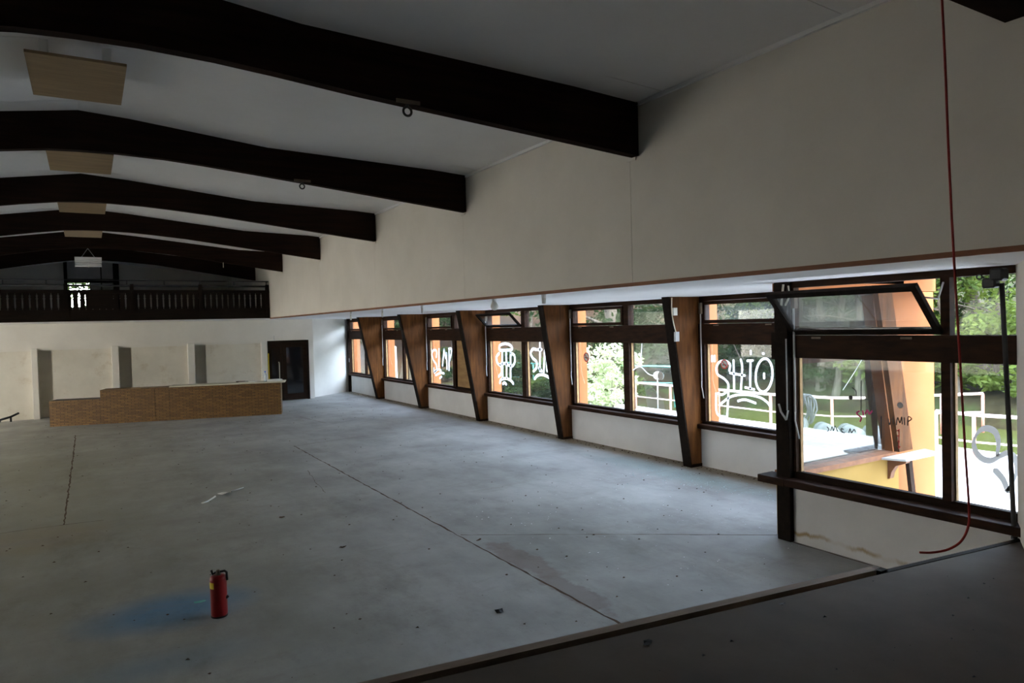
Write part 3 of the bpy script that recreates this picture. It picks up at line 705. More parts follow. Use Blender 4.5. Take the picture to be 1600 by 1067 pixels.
def ribbon(name, strokes, X, w, mat, parent, taper=False):
    """flat painted strokes lying on the inner face of a pane in the plane x=X"""
    V, F = [], []
    for st in strokes:
        P = smooth_line([(0, a, b) for a, b in st], 6) if len(st) > 2 else [Vector((0, a, b)) for a, b in st]
        L = len(P)
        # round ends: extend
        d0 = (P[0]-P[1]).normalized()*w*.3; d1 = (P[-1]-P[-2]).normalized()*w*.3
        P = [P[0]+d0]+P+[P[-1]+d1]; L = len(P); k0 = len(V)
        for i, p in enumerate(P):
            d = (P[min(i+1, L-1)]-P[max(i-1, 0)]).normalized(); n = Vector((0, -d.z, d.y))
            ww = w*(.45 if i in (0, L-1) else 1)
            if taper: ww = w*(.35+.75*abs(d.y*.85+d.z*.35)) if i not in (0, L-1) else w*.3
            V += [(X, *(p+n*ww*.5)[1:]), (X, *(p-n*ww*.5)[1:])]
        F += [(k0+2*i, k0+2*i+1, k0+2*i+3, k0+2*i+2) for i in range(L-1)]
    V2 = [(x-.0015, a, b) for x, a, b in V]; n = len(V)
    return mesh(name, V2, F, mat, parent)
xg = XW+.075
ribbon('white_graffiti', G['B2'], xg, .037, 'spray', WIN[0][1])['label'] = 'white sprayed letters SHIO'
ribbon('white_graffiti', G['B4a'], xg, .066, 'spray', WIN[2][1])['label'] = 'white sprayed letters SHP under a cap'
ribbon('white_graffiti', G['B4b'], xg, .066, 'spray', WIN[2][2])['label'] = 'white sprayed letters SIM'
ribbon('white_graffiti', G['B5'], xg, .062, 'spray', WIN[3][1])['label'] = 'white sprayed letters SIMP'
xn = XN+.075
ribbon('grey_graffiti', G['Ns'], xn, .055, 'grey_spray', WN[2], True)['label'] = 'broad-nib letter S'
ribbon('black_marker', G['Nk'], xn, .010, 'ink', WN[1])['label'] = 'black marker scribbles'
ribbon('pink_marker', G['Np'], xn, .016, 'pink_ink', WN[1])['label'] = 'pink marker scribble'
ribbon('red_marker', G['Nr'], xn, .010, 'red_ink', WN[1])['label'] = 'red marker strokes'
ribbon('glass_crack', [[(4.053, 1.94), (4.124, 1.827), (4.253, 1.639)]], xn, .006, 'spray', WN[1])
ribbon('glass_crack', [[(9.601, 1.967), (9.63, 1.75), (9.657, 1.549)], [(9.87, 1.475), (9.657, 1.549), (9.45, 1.431), (9.253, 1.395)]], xg, .014, 'spray', WIN[1][2])
def shard_pane():
    v = [(xg-.004, 9.586, 1.378), (xg-.004, 9.072, 1.002), (xg-.004, 9.015, .745), (xg-.004, 9.47, .745)]
    o = mesh('glass_shard', v, [(0, 1, 2, 3)], 'hazy_glass', WIN[1][2]); return o
shard_pane()
def disc(name, X, cy_, cz, r0, r1, mat, parent, seg=24):
    V, F = [], []
    for k in range(seg):
        t = 2*math.pi*k/seg; V += [(X, cy_+r1*math.cos(t), cz+r1*math.sin(t)), (X, cy_+r0*math.cos(t), cz+r0*math.sin(t))]
    if r0 == 0: F = [tuple(2*k for k in range(seg))]
    else: F = [(2*k, 2*((k+1) % seg), 2*((k+1) % seg)+1, 2*k+1) for k in range(seg)]
    if r0 == 0: V = V[0::2]; F = [tuple(range(seg))]
    return mesh(name, V, F, mat, parent)
for (yy, zz, r, pane) in ((11.25, 1.68, .095, WIN[1][1]), (7.694, 1.664, .075, WIN[0][1])):
    st = disc('sticker', xg-.003, yy, zz, 0, r*.86, 'paper', pane); st['label'] = 'round no-smoking sticker'
    disc('ring', xg-.0045, yy, zz, r*.78, r, 'red_ink', st)
    ribbon('slash', [[(yy+r*.55, zz+r*.55), (yy-r*.55, zz-r*.55)]], xg-.0035, r*.2, 'red_ink', st)
    ribbon('cigarette', [[(yy+r*.5, zz-.01), (yy-r*.5, zz-.01)]], xg-.003, r*.18, 'ink', st)
for (yy, zz, r) in ((3.68, 1.536, .028),):
    st = disc('sticker', xn-.003, yy, zz, 0, r, 'slate', WN[1]); st['label'] = 'small round grey sticker'
st = disc('sticker', xg-.003, 9.14, 1.41, 0, .075, 'paper', WIN[1][2]); st['label'] = 'round white sticker on the crack'
st = disc('sticker', xn-.003, 4.17, 1.57, 0, .022, 'ink', WN[1]); st['label'] = 'small round black sticker'

# ------------------------------------------------------------------ counter
A = Vector((-.917, 22.033, 0)); B = Vector((4.645, 20.41, 0)); D = (B-A).normalized(); Nn = Vector((-D.y, D.x, 0))
ct = tag(empty('bar_counter', A), 'long brown shingle-clad bar counter with lower left end', 'counter')
ang = math.atan2(D.y, D.x); Lc = (B-A).length
def cbox(name, u0, u1, v0, v1, z0, z1, mat, par=ct, bevel=0):
    """local box: built at the origin and turned with the counter"""
    me = bpy.data.meshes.new(name); v, f = bxvf(u0, u1, v0, v1, z0, z1)
    me.from_pydata(v, [], f); me.update(); o = link(name, me, mat, par)
    return o
ct.rotation_euler = (0, 0, ang)
split = 1.205
npan = 16
for k in range(npan):
    u0 = Lc*k/npan; u1 = Lc*(k+1)/npan
    if u0 < split < u1: u1 = split
    zt = .672 if u1 <= split+.01 else .90
    cbox('cladding_panel', u0+.002, u1-.002, 0, .02+.003*(k % 2), .0, zt, 'cladding')
    if u1 == split: cbox('cladding_panel', split+.002, Lc*(k+1)/npan-.002, 0, .02, 0, .90, 'cladding')
cbox('end_panel', Lc-.02, Lc, .02, .6, 0, .90, 'cladding')
cbox('end_panel', split, split+.02, .02, .6, .66, .90, 'cladding')
cbox('body', .0, split, .024, .6, .0, .671, 'cladding'); cbox('body', split+.02, Lc-.02, .021, .6, .0, .895, 'dark_wood')
cbox('worktop', 2.9, Lc+.12, -.03, .63, .902, .93, 'cream')
cbox('worktop', split, 2.9, -.004, .6, .897, .906, 'cladding')
def on_counter(u, v, z): return A+D*u+Nn*v+Vector((0, 0, z))
def paper(u, v, a, b, h, rot, lab):
    p = on_counter(u, v, .931); c, s = math.cos(ang+rot), math.sin(ang+rot)
    V = []
    for z in (0, h):
        for (x, y_) in ((-a, -b), (a, -b), (a, b), (-a, b)): V.append((p.x+x*c-y_*s, p.y+x*s+y_*c, p.z+z))
    o = mesh('paper_stack', V, [(0,1,2,3),(4,5,6,7),(0,1,5,4),(1,2,6,5),(2,3,7,6),(3,0,4,7)], 'paper'); return tag(o, lab, 'paper')
paper(Lc-.18, .28, .20, .16, .05, .2, 'stack of white papers at right end of the counter')
paper(Lc-.9, .35, .22, .15, .02, -.2, 'flat pale paper sheets left of the bottle on the counter')
bp = on_counter(Lc-.42, .2, .931)
bt = tag(empty('water_bottle', bp), 'clear plastic water bottle with blue cap on the counter', 'bottle')
lathe('bottle_body', [(.001, 0), (.042, 0), (.045, .02), (.045, .16), (.038, .20), (.018, .25), (.016, .27), (.001, .27)], bp, 'plastic', bt, 16)
lathe('bottle_cap', [(.001, .265), (.021, .265), (.021, .30), (.001, .30)], bp, 'blue_cap', bt, 12)
bq = on_counter(Lc-1.1, .25, .945)
tool = tag(empty('hand_tool', bq), 'dark stick-like tool lying on the counter', 'tool')
tube('tool_handle', [bq+Vector((-.1, .05, .012)), bq+Vector((.12, -.06, .012))], .015, 'leaf_brown', tool)
tube('tool_tip', [bq+Vector((.12, -.06, .012)), bq+Vector((.2, -.1, .012))], .008, 'metal_dark', tool)

# ------------------------------------------------------------------ fire extinguisher
E0 = (.868, 6.283, 0)
ex = tag(empty('fire_extinguisher', E0), 'red fire extinguisher with yellow label standing on the hall floor', 'extinguisher')
lathe('cylinder_body', [(.001, 0), (.058, 0), (.064, .012), (.066, .03), (.066, .312), (.063, .330), (.050, .342), (.024, .347), (.001, .347)], E0, 'red_paint', ex, 28)
lathe('foot_ring', [(.060, -.0), (.0662, 0), (.0668, .010), (.0662, .012)], E0, 'ink', ex, 28)
lathe('valve', [(.001, .34), (.024, .343), (.024, .360), (.015, .365), (.017, .378), (.010, .388), (.001, .39)], E0, 'dirty_metal', ex, 14)
cd = Vector((math.cos(-.54), math.sin(-.54), 0)); cf = Vector((-.54, -.84, 0)).normalized()
def ep(a, z, b=0): return (E0[0]+cd.x*a+cf.x*b, E0[1]+cd.y*a+cf.y*b, z)
tubes('lever', [([ep(.02, .372), ep(.055, .378), ep(.072, .366), ep(.074, .30)], .010)], 'ink', ex)
tubes('carry_handle', [([ep(-.02, .365), ep(-.045, .352), ep(-.056, .385)], .010)], 'ink', ex)
tubes('hose_nozzle', [([ep(.060, .150), ep(.078, .165)], .012)], 'ink', ex)
def ex_label():
    V, F = [], []; n = 6
    base = math.atan2(cf.y, cf.x)
    for i in range(n+1):
        t = base-1.1+.95*i/n
        for z in (.245, .297): V.append((E0[0]+.0668*math.cos(t), E0[1]+.0668*math.sin(t), z))
    F = [(2*i, 2*i+2, 2*i+3, 2*i+1) for i in range(n)]
    return mesh('yellow_label', V, F, 'yellow_label', ex)
ex_label()

# ------------------------------------------------------------------ stage
def stage_y(x): return 2.70+(6.4-x)*.1345
E1, E2 = (6.55, stage_y(6.55)), (-4.6, stage_y(-4.6))
XB = 4.74
def edge_poly(x0, x1, o0, o1): return [(x0, stage_y(x0)-o0), (x1, stage_y(x1)-o0), (x1, stage_y(x1)-o1), (x0, stage_y(x0)-o1)]
struct(prism('floor_stage', [(-4.6, -4.4), (6.9, -4.4), (6.55, stage_y(6.55)-.115), (-4.6, stage_y(-4.6)-.115)], 'z', -.2, STG, 'stage_board'), 'dark dusty stage floor in the foreground', 'floor')
sn = struct(prism('trim_3', edge_poly(-4.6, 4.70, .0, .07), 'z', -.1, STG+.012, 'nosing'), 'brown wooden nosing board along the stage edge', 'trim')
prism('shadow_gap_strip', edge_poly(-4.6, 4.70, .07, .115), 'z', -.1, STG-.035, 'black_wood', sn)
sn2 = struct(prism('trim_4', edge_poly(4.72, 6.55, .075, .115), 'z', -.1, STG+.004, 'black_wood'), 'dark strip along the right end of the stage edge', 'trim')
prism('pale_lip', edge_poly(4.72, 6.32, .02, .075), 'z', -.1, STG-.02, 'nosing', sn2)
struct(box('riser_strip', 4.66, 4.74, stage_y(4.7)-.10, stage_y(4.7)-.05, STG-.05, STG+.013, 'black_wood'), 'broken dark splinter at the joint of the stage edge', 'trim')
# splayed proscenium side, header
struct(prism('wall_proscenium', [(6.33, 2.70), (6.50, 2.60), (6.5, -4.4), (4.3, -4.4), (4.3, 1.6)], 'z', STG, 4.7, 'plaster'), 'white splayed proscenium wall at the right edge', 'wall')
struct(box('proscenium_header', -W, W+.1, 1.50, 1.99, 4.03, 4.9, 'beam_wood'), 'dark header over the stage opening', 'beam')

# leaning dark pole and clamp at nearest window
po = tag(empty('metal_pole', (6.2, 2.66, STG)), 'dark metal pole leaning at right end of the nearest window', 'pole')
tube('pole_shaft', [(6.2, 2.742, 2.60), (6.2, 2.672, .70), (6.2, 2.67, .60)], .019, 'metal_dark', po)
tube('pole_foot', [(6.2, 2.67, .60), (6.2, 2.67, .58)], .024, 'ink', po)
cl = tag(empty('clamp_lamp', (6.2, 2.80, 2.6)), 'black clamp with cable at top of the leaning pole', 'clamp')
box('clamp_body', 6.13, 6.22, 2.76, 2.86, 2.565, 2.645, 'ink', cl, bevel=.012)
box('clamp_head', 6.12, 6.23, 2.70, 2.80, 2.62, 2.72, 'ink', cl, bevel=.015)
R = .02; tube('clamp_ring', [(6.18, 2.895+R*math.cos(a), 2.66+R*math.sin(a)) for a in [2*math.pi*k/14 for k in range(15)]], .006, 'ink', cl, 6)
tube('clamp_arm', [(6.18, 2.86, 2.65), (6.18, 2.88, 2.66)], .008, 'ink', cl, 6)

# red hanging cable
rp = tag(empty('red_cable', (4.35, 2.2, 4.2)), 'thin red cable hanging down at the right with curled end', 'cable')
# window stay arm of the open sash + cord
WNs = WN[3]
tube('stay_arm', [(XN-.30, 3.30, 2.52), (XN-.14, 3.22, 2.50), (XN-.02, 3.24, 2.64)], .009, 'grey_metal', WNs, 6)
tubes('strap', [([(XN-.07, YN-.10, 2.72), (XN-.07, YN-.07, 2.5)], .012), ([(XN-.07, YN-.16, 2.70), (XN-.10, YN-.20, 2.60), (XN-.07, YN-.12, 2.5)], .010)], 'cream', WN[0], 6)
tubes('crank_handle', [([(XN-.08, YN-.13, 2.15), (XN-.08, YN-.13, 1.40)], .008), ([(XN-.085, YN-.03, 1.46), (XN-.09, YN-.06, 1.38), (XN-.085, YN-.12, 1.30)], .011), ([(XN-.085, YN-.12, 1.30), (XN-.08, YN-.14, 1.40)], .010)], 'grey_metal', WN[0], 6)

# soffit bulbs
for i, (yy, zz, kind) in enumerate(((6.95, 2.62, 'c'), (8.137, 2.60, 'b'), (10.5, 2.6, 'c'), (12.29, 2.58, 'c'), (14.1, 2.56, 'c'))):
    lab = ['white cylindrical lamp holder under soffit, nearest', 'round white bulb under the soffit above the open sash window', 'small white lamp holder under soffit near the boarded window', 'small white lamp holder under soffit near second farthest window', 'small white lamp holder under soffit near farthest window'][i]
    x = W+.10
    L = tag(empty('lamp_holder', (x, yy, zz)), lab, 'lamp', 'lamp holders under the aisle soffit')
    r = .028 if i < 2 else .02
    lathe('socket', [(.001, ZS-zz), (r, ZS-zz), (r, ZS-zz-.07), (.001, ZS-zz-.07)], (x, yy, zz), 'white_paint', L, 14)
    if kind == 'b': lathe('bulb', [(.001, -.03), (.03, -.025), (.05, 0), (.054, .025), (.045, .05), (.026, .085), (.022, .1)], (x, yy, zz), 'paper', L, 18)
    else: lathe('bulb', [(.001, -.01), (r*.85, -.005), (r*.95, .06), (r*.8, .1)], (x, yy, zz), 'paper', L, 14)

# junction boxes on first post
jb = tag(empty('junction_box', (7.9, YP[0]-.01, 2.4)), 'white junction boxes with cable on the nearest slanted post', 'switch')
def on_edge(z): return 8.25+(7.845-8.25)*z/ZS
box('switch_box', on_edge(2.5)-.0, on_edge(2.5)+.075, YP[0]-.035, YP[0]-.001, 2.45, 2.57, 'white_paint', jb)
box('socket_box', on_edge(2.12)-.03, on_edge(2.12)+.05, YP[0]-.035, YP[0]-.001, 2.04, 2.19, 'grey_metal', jb)
tube('box_cable', smooth_line([(on_edge(2.74)+.02, YP[0]-.012, 2.73), (on_edge(2.5)-.02, YP[0]-.012, 2.5), (on_edge(2.3)-.01, YP[0]-.012, 2.3), (on_edge(2.15)+.01, YP[0]-.012, 2.18)]), .008, 'cream', jb, 6)

# ------------------------------------------------------------------ debris on the floors
def flake(name, x, y_, z, s, mat, label, cat, seed, flat=.35):
    rnd = random.Random(seed); V = []
    n = 7
    for k in range(n):
        t = 2*math.pi*k/n; rr = s*rnd.uniform(.5, 1); V.append((x+rr*math.cos(t), y_+.55*rr*math.sin(t), z+.003+s*flat*rnd.uniform(0, 1)))
    V.append((x, y_, z+s*flat*.9)); V.append((x, y_, z+.001))
    F = [(k, (k+1) % n, n) for k in range(n)]+[((k+1) % n, k, n+1) for k in range(n)]
    o = mesh(name, V, F, mat); tag(o, label, cat); return o
flake('crumpled_leaf', 2.831, 4.994, 0, .055, 'ink', 'black crumpled leaf on the floor near the stage edge', 'leaf', 1, .6)
flake('dead_leaf', 2.289, 7.447, 0, .05, 'leaf_brown', 'brown dead leaf on the floor beyond the extinguisher, right', 'leaf', 2)
flake('dead_leaf', 2.03, 9.1, 0, .06, 'leaf_brown', 'dead leaf on the floor mid hall', 'leaf', 3)
flake('dead_leaf', 3.62, 6.80, 0, .05, 'leaf_brown', 'dead leaf beside the long floor crack', 'leaf', 13)
flake('green_scrap', .78, 6.70, 0, .07, 'teal', 'small green scrap on the blue paint patch behind extinguisher', 'scrap', 4, .1)
flake('dead_leaf', 2.60, 2.93, STG, .045, 'ink', 'dark leaf on the stage floor in the foreground', 'leaf', 5)
flake('dead_leaf', 3.65, 2.86, STG, .035, 'ink', 'small dark leaf near the stage edge', 'leaf', 6)
cl2 = flake('cloth_scrap', 1.62, 10.95, 0, .16, 'paper', 'crumpled white cloth scrap lying mid hall', 'cloth', 7, .25)
tube('cloth_tail', [(1.50, 10.85, .01), (1.36, 10.6, .008), (1.28, 10.55, .006)], .012, 'paper', cl2, 5)
tube('cloth_tail', [(1.75, 11.05, .01), (1.95, 11.2, .008)], .008, 'paper', cl2, 5)
def scatter(name, n, area, s, mat, label, cat, seed, zs=0):
    rnd = random.Random(seed); V, F = [], []
    for _ in range(n):
        x, y_ = area(rnd); r = s*rnd.uniform(.4, 1.3); k = len(V); t = rnd.uniform(0, 6.28)
        for j in range(3): V.append((x+r*math.cos(t+2.1*j), y_+r*math.sin(t+2.1*j)*.8, zs+.002))
        V.append((x, y_, zs+.002+r*.5)); F += [(k, k+1, k+3), (k+1, k+2, k+3), (k+2, k, k+3), (k, k+2, k+1)]
    o = mesh(name, V, F, mat); tag(o, label, cat, kind='stuff'); return o
scatter('floor_debris', 420, lambda r: (r.uniform(-1.5, 8.2), 4.2+r.random()**1.2*20), .016, 'leaf_brown', 'tiny dark crumbs scattered over the hall floor', 'debris', 21)
scatter('wall_debris', 500, lambda r: (8.42-abs(r.gauss(0, .14)), r.uniform(5.2, 25.5)), .020, 'leaf_brown', 'dirt and crumbs along the foot of the window wall', 'debris', 22)
scatter('glass_crumbs', 260, lambda r: (7.6+r.gauss(0, .32), 7.9+r.gauss(0, 1.1)), .014, 'shard', 'broken glass crumbs below the cracked window', 'glass', 23)
scatter('glass_bits', 160, lambda r: (r.uniform(3.8, 7.6), r.uniform(4.6, 8.5)), .010, 'spray', 'small white glass bits scattered on the floor near the corner', 'glass', 24)
scatter('stage_dust', 60, lambda r: (r.uniform(1.5, 5.5), r.uniform(1.4, 2.8)), .012, 'ink', 'dark crumbs on the stage floor', 'debris', 25, STG)
# stub pipes at far left alcove
pp = tag(empty('pipe_stub', (-2.1, 24.0, 0)), 'bent dark pipe stub on the floor at far left', 'pipe')
tubes('bent_pipe', [([(-2.15, 23.9, .10), (-1.9, 24.0, .16), (-1.72, 24.1, .24)], .03), ([(-1.9, 24.0, .16), (-1.9, 24.0, .02)], .025)], 'ink', pp)
tube('pipe_flange', [(-2.20, 23.9, .06), (-2.15, 23.9, .10)], .06, 'ink', pp)

# red cable shape
tube('cable_line', smooth_line([(4.355, 2.232, 4.42), (4.36, 2.229, 4.213), (4.365, 2.218, 3.837), (4.38, 2.21, 3.276), (4.4, 2.197, 2.673), (4.42, 2.181, 2.105), (4.44, 2.167, 1.571), (4.45, 2.154, 1.227), (4.44, 2.154, 1.106), (4.41, 2.179, 1.017), (4.36, 2.227, .964), (4.29, 2.279, .944), (4.23, 2.326, .943)], 6), .007, 'rope_red', rp, 7)

# ------------------------------------------------------------------ outside
def gh(x, y_):
    """terrain height"""
    z = -.36
    def ss(a, b, v): t = min(1, max(0, (v-a)/(b-a))); return t*t*(3-2*t)
    pond = ss(14.8, 16.6, x)*(1-ss(22.5, 24.5, x))*(1-ss(17, 21, y_))
    z -= 1.25*pond
    z += max(0, (x-24))*.21*ss(24, 30, x)
    z += max(0, y_-34)*.16*ss(34, 44, y_)
    z += max(0, -9-y_)*.55  # unseen hill added to block low sky from the orange pier
    z += ss(12.5, 22, x)*ss(24, 38, y_)*1.6
    n = mnoise.noise(Vector((x*.23, y_*.23, 0)))*.35+mnoise.noise(Vector((x*.07, y_*.07, 3)))*.9
    return z+n*ss(15, 22, x+max(0, (y_-30)))*.8
def terrain():
    xs = [8.6+.9*i for i in range(70)]; ys_ = [-30+1.6*j for j in range(80)]
    V = [(x, yv, gh(x, yv)) for yv in ys_ for x in xs]; n = len(xs)
    F = [(j*n+i, j*n+i+1, (j+1)*n+i+1, (j+1)*n+i) for j in range(len(ys_)-1) for i in range(n-1)]
    o = mesh('ground', V, F, 'ground', None, True); return struct(o, 'leaf-littered forest ground and bank outside', 'ground')
terrain()
struct(box('terrace', 6.3, 14.75, -10, 18.6, -.5, -.3, 'terrace'), 'sunlit pale concrete terrace outside the windows', 'terrace')
struct(box('drive', 8.6, 13.4, 18.6, 60, -.45, -.31, 'asphalt'), 'grey asphalt drive beside the far windows', 'road')
struct(box('pond', 14.9, 25.5, -8, 20.5, -1.25, -1.12, 'water'), 'greenish pond behind the railing', 'water')

def railing(name, pts, label, h=.8, mids=(.38,), mat='rail_pink', pmat='rail_red', r=.032, posts=True, zb=-.3):
    r0 = empty(name, (pts[0][0], pts[0][1], zb)); tag(r0, label, 'railing')
    top = [(x, y_, zb+h) for x, y_ in pts]
    for a, b in zip(top[:-1], top[1:]): tube('top_rail', [a, b], r, mat, r0)
    for m_ in mids:
        for a, b in zip(pts[:-1], pts[1:]): tube('mid_rail', [(*a, zb+m_), (*b, zb+m_)], r*.6, mat, r0, 6)
    for p in pts: tube('rail_post', [(*p, zb-.1), (*p, zb+h)], r*1.05, pmat, r0)
    return r0
railing('garden_railing', [(14.3, 18.4), (14.3, 16.4), (14.3, 14.9), (14.3, 13.1), (14.25, 11.4), (14.55, 9.95), (15.3, 9.15), (16.7, 8.65), (17.6, 8.2)], 'long red and white railing along the terrace edge by the pond')
railing('garden_railing', [(13.9, 7.3), (13.84, 6.6), (14.0, 5.9), (14.1, 4.6)], 'short red railing outside the nearest window, right pane', mids=(.3,))
railing('teal_railing', [(16.5, 17.0), (15.9, 18.6), (15.3, 20.5), (14.6, 22.6), (14.2, 25.0)], 'teal railing behind the bushes', h=1.25, mids=(.7,), mat='teal', pmat='teal', r=.025, zb=-.4)
# rolled tarps / pipes and hose on terrace
for i, (x, y_, l, a, r) in enumerate(((13.7, 10.25, .7, .5, .2), (13.55, 9.40, .7, .9, .18), (13.72, 8.94, .7, .9, .18), (13.9, 8.48, .7, .9, .19))):
    lab = ['fat white roll lying by the railing beside the corner post', 'first of three white rolls on the terrace', 'middle of three white rolls on the terrace', 'right one of three white rolls on the terrace'][i]
    dx, dy = math.cos(a)*l/2, math.sin(a)*l/2
    t = tag(empty('tarp_roll', (x, y_, -.3)), lab, 'roll', 'rolls on the terrace')
    tube('roll', [(x-dx, y_-dy, -.3+r), (x+dx, y_+dy, -.3+r)], r, 'tarp', t, 18)
    for s in (-.5, .4): tube('strap', [(x+dx*s, y_+dy*s, -.3+r), (x+dx*(s+.1), y_+dy*(s+.1), -.3+r)], r*1.02, 'hose', t, 18)
hs = tag(empty('hose_coil', (14.3, 10.7, .5)), 'grey hose coils hanging over the railing', 'hose')
for k in range(6):
    rnd = random.Random(k); cx_, cy_ = 14.34, 10.62-.05*k
    pts = [(cx_+.04*math.sin(3*t+k)-.02, cy_+(.16+.03*rnd.random())*math.sin(t), .22+(.30+.06*rnd.random())*math.cos(t)) for t in [2*math.pi*j/20 for j in range(21)]]
    tube('hose_loop', pts, .02, 'hose', hs, 6)
pk = tag(box('plank', 13.4, 13.55, 7.8, 8.8, -.3, -.22, 'tarp'), 'white plank lying on the terrace', 'plank')
for v in pk.data.vertices: pass

# globe lamp outside
gl = tag(empty('garden_lamp', (15.2, 16.4, -.5)), 'white globe garden lamp on a thin pole by the pond', 'lamp')
tube('lamp_pole', [(15.2, 16.4, -1.0), (15.2, 16.4, .55)], .02, 'grey_metal', gl)
lathe('lamp_globe', [(.001, -.13), (.07, -.11), (.115, -.06), (.13, 0), (.115, .06), (.07, .11), (.001, .13)], (15.2, 16.4, .66), 'white_paint', gl)

# foliage
def leaf_cloud(name, n, gen, size, seed, mat):
    rnd = random.Random(seed); V, F = [], []
    for _ in range(n):
        c = Vector(gen(rnd)); s = size*rnd.uniform(.6, 1.35)
        d = Vector((rnd.gauss(0, 1), rnd.gauss(0, 1), rnd.gauss(-.2, .6))).normalized()
        e = d.cross(Vector((rnd.gauss(0, 1), rnd.gauss(0, 1), rnd.gauss(0, 1)))).normalized(); u = d.cross(e)
        k = len(V)
        V += [c-d*s, c+e*s*.42+u*s*.12, c+d*s, c-e*s*.42+u*s*.12]; F += [(k, k+1, k+2), (k, k+2, k+3)]
    me = bpy.data.meshes.new(name); me.from_pydata([tuple(v) for v in V], [], F); me.update(); me.materials.append(MAT[mat])
    return me
def clumps(rnd_seed, k, R, z0, z1, cr):
    rnd = random.Random(rnd_seed); C = []
    for _ in range(k):
        z = rnd.uniform(z0, z1); t = (z-z0)/(z1-z0); rr = R*math.sqrt(max(.05, 1-(2*t-.9)**2*.8))
        a = rnd.uniform(0, 6.28); q = rr*math.sqrt(rnd.random()); C.append((q*math.cos(a), q*math.sin(a), z, cr*rnd.uniform(.6, 1.3)))
    def gen(r):
        c = C[r.randrange(len(C))]; v = Vector((r.gauss(0, 1), r.gauss(0, 1), r.gauss(0, .7)))
        v = v.normalized()*c[3]*r.random()**.4
        return (c[0]+v.x, c[1]+v.y, c[2]+v.z*.75)
    return gen
def tree_mesh(seed, h, r0, lean, mat):
    rnd = random.Random(seed); V, F = [], []
    pts = [Vector((lean*(max(z,0)/h)**1.3*h+.08*math.sin(z*1.3+seed), .05*math.cos(z*1.1+seed), z)) for z in [-.8, 0, .5, 1.2, 2, 3, 4.2, 5.5, 7, h]]
    rs = [r0*1.6, r0*1.35, r0*1.05, r0, r0*.95, r0*.88, r0*.78, r0*.6, r0*.4, .03]
    def add(p, r, seg):
        v, f = tubevf(p, r, seg); k = len(V); V.extend(v); F.extend(tuple(i+k for i in q) for q in f)
    add(pts, rs, 9)
    for _ in range(9):
        z = rnd.uniform(1.8, h*.8); b = Vector((lean*(z/h)**1.3*h, 0, z)); a = rnd.uniform(0, 6.28); l = rnd.uniform(1.2, 2.8)
        e = b+Vector((math.cos(a)*l, math.sin(a)*l, l*rnd.uniform(.1, .6))); m_ = b.lerp(e, .5)+Vector((0, 0, .12))
        add([b, m_, e], [r0*.3, r0*.2, .015], 5)
    me = bpy.data.meshes.new('trunk'); me.from_pydata([tuple(v) for v in V], [], F); me.update()
    for p in me.polygons: p.use_smooth = True
    me.materials.append(MAT[mat]); return me
TRUNK = [tree_mesh(1, 9, .17, .02, 'bark'), tree_mesh(2, 9, .22, .16, 'bark'), tree_mesh(3, 9, .13, -.12, 'bark'), tree_mesh(4, 8, .16, -.22, 'pale_bark')]
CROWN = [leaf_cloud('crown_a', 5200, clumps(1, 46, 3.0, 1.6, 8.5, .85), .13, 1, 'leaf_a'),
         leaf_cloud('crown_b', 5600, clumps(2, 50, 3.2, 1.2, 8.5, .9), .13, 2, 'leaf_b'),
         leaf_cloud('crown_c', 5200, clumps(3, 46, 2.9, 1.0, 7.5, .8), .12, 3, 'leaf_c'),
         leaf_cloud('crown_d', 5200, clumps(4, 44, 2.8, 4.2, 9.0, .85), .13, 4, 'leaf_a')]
def tree(x, y_, tk, ck, rot, s, label, group):
    z = gh(x, y_) if x > 8.6 else -.4
    t = empty('tree', (x, y_, z)); t.rotation_euler = (0, 0, rot); t.scale = (s, s, s); tag(t, label, 'tree', group)
    o = bpy.data.objects.new('trunk', TRUNK[tk]); col.objects.link(o); o.parent = t
    if ck is not None:
        o = bpy.data.objects.new('crown', CROWN[ck]); col.objects.link(o); o.parent = t
    return t
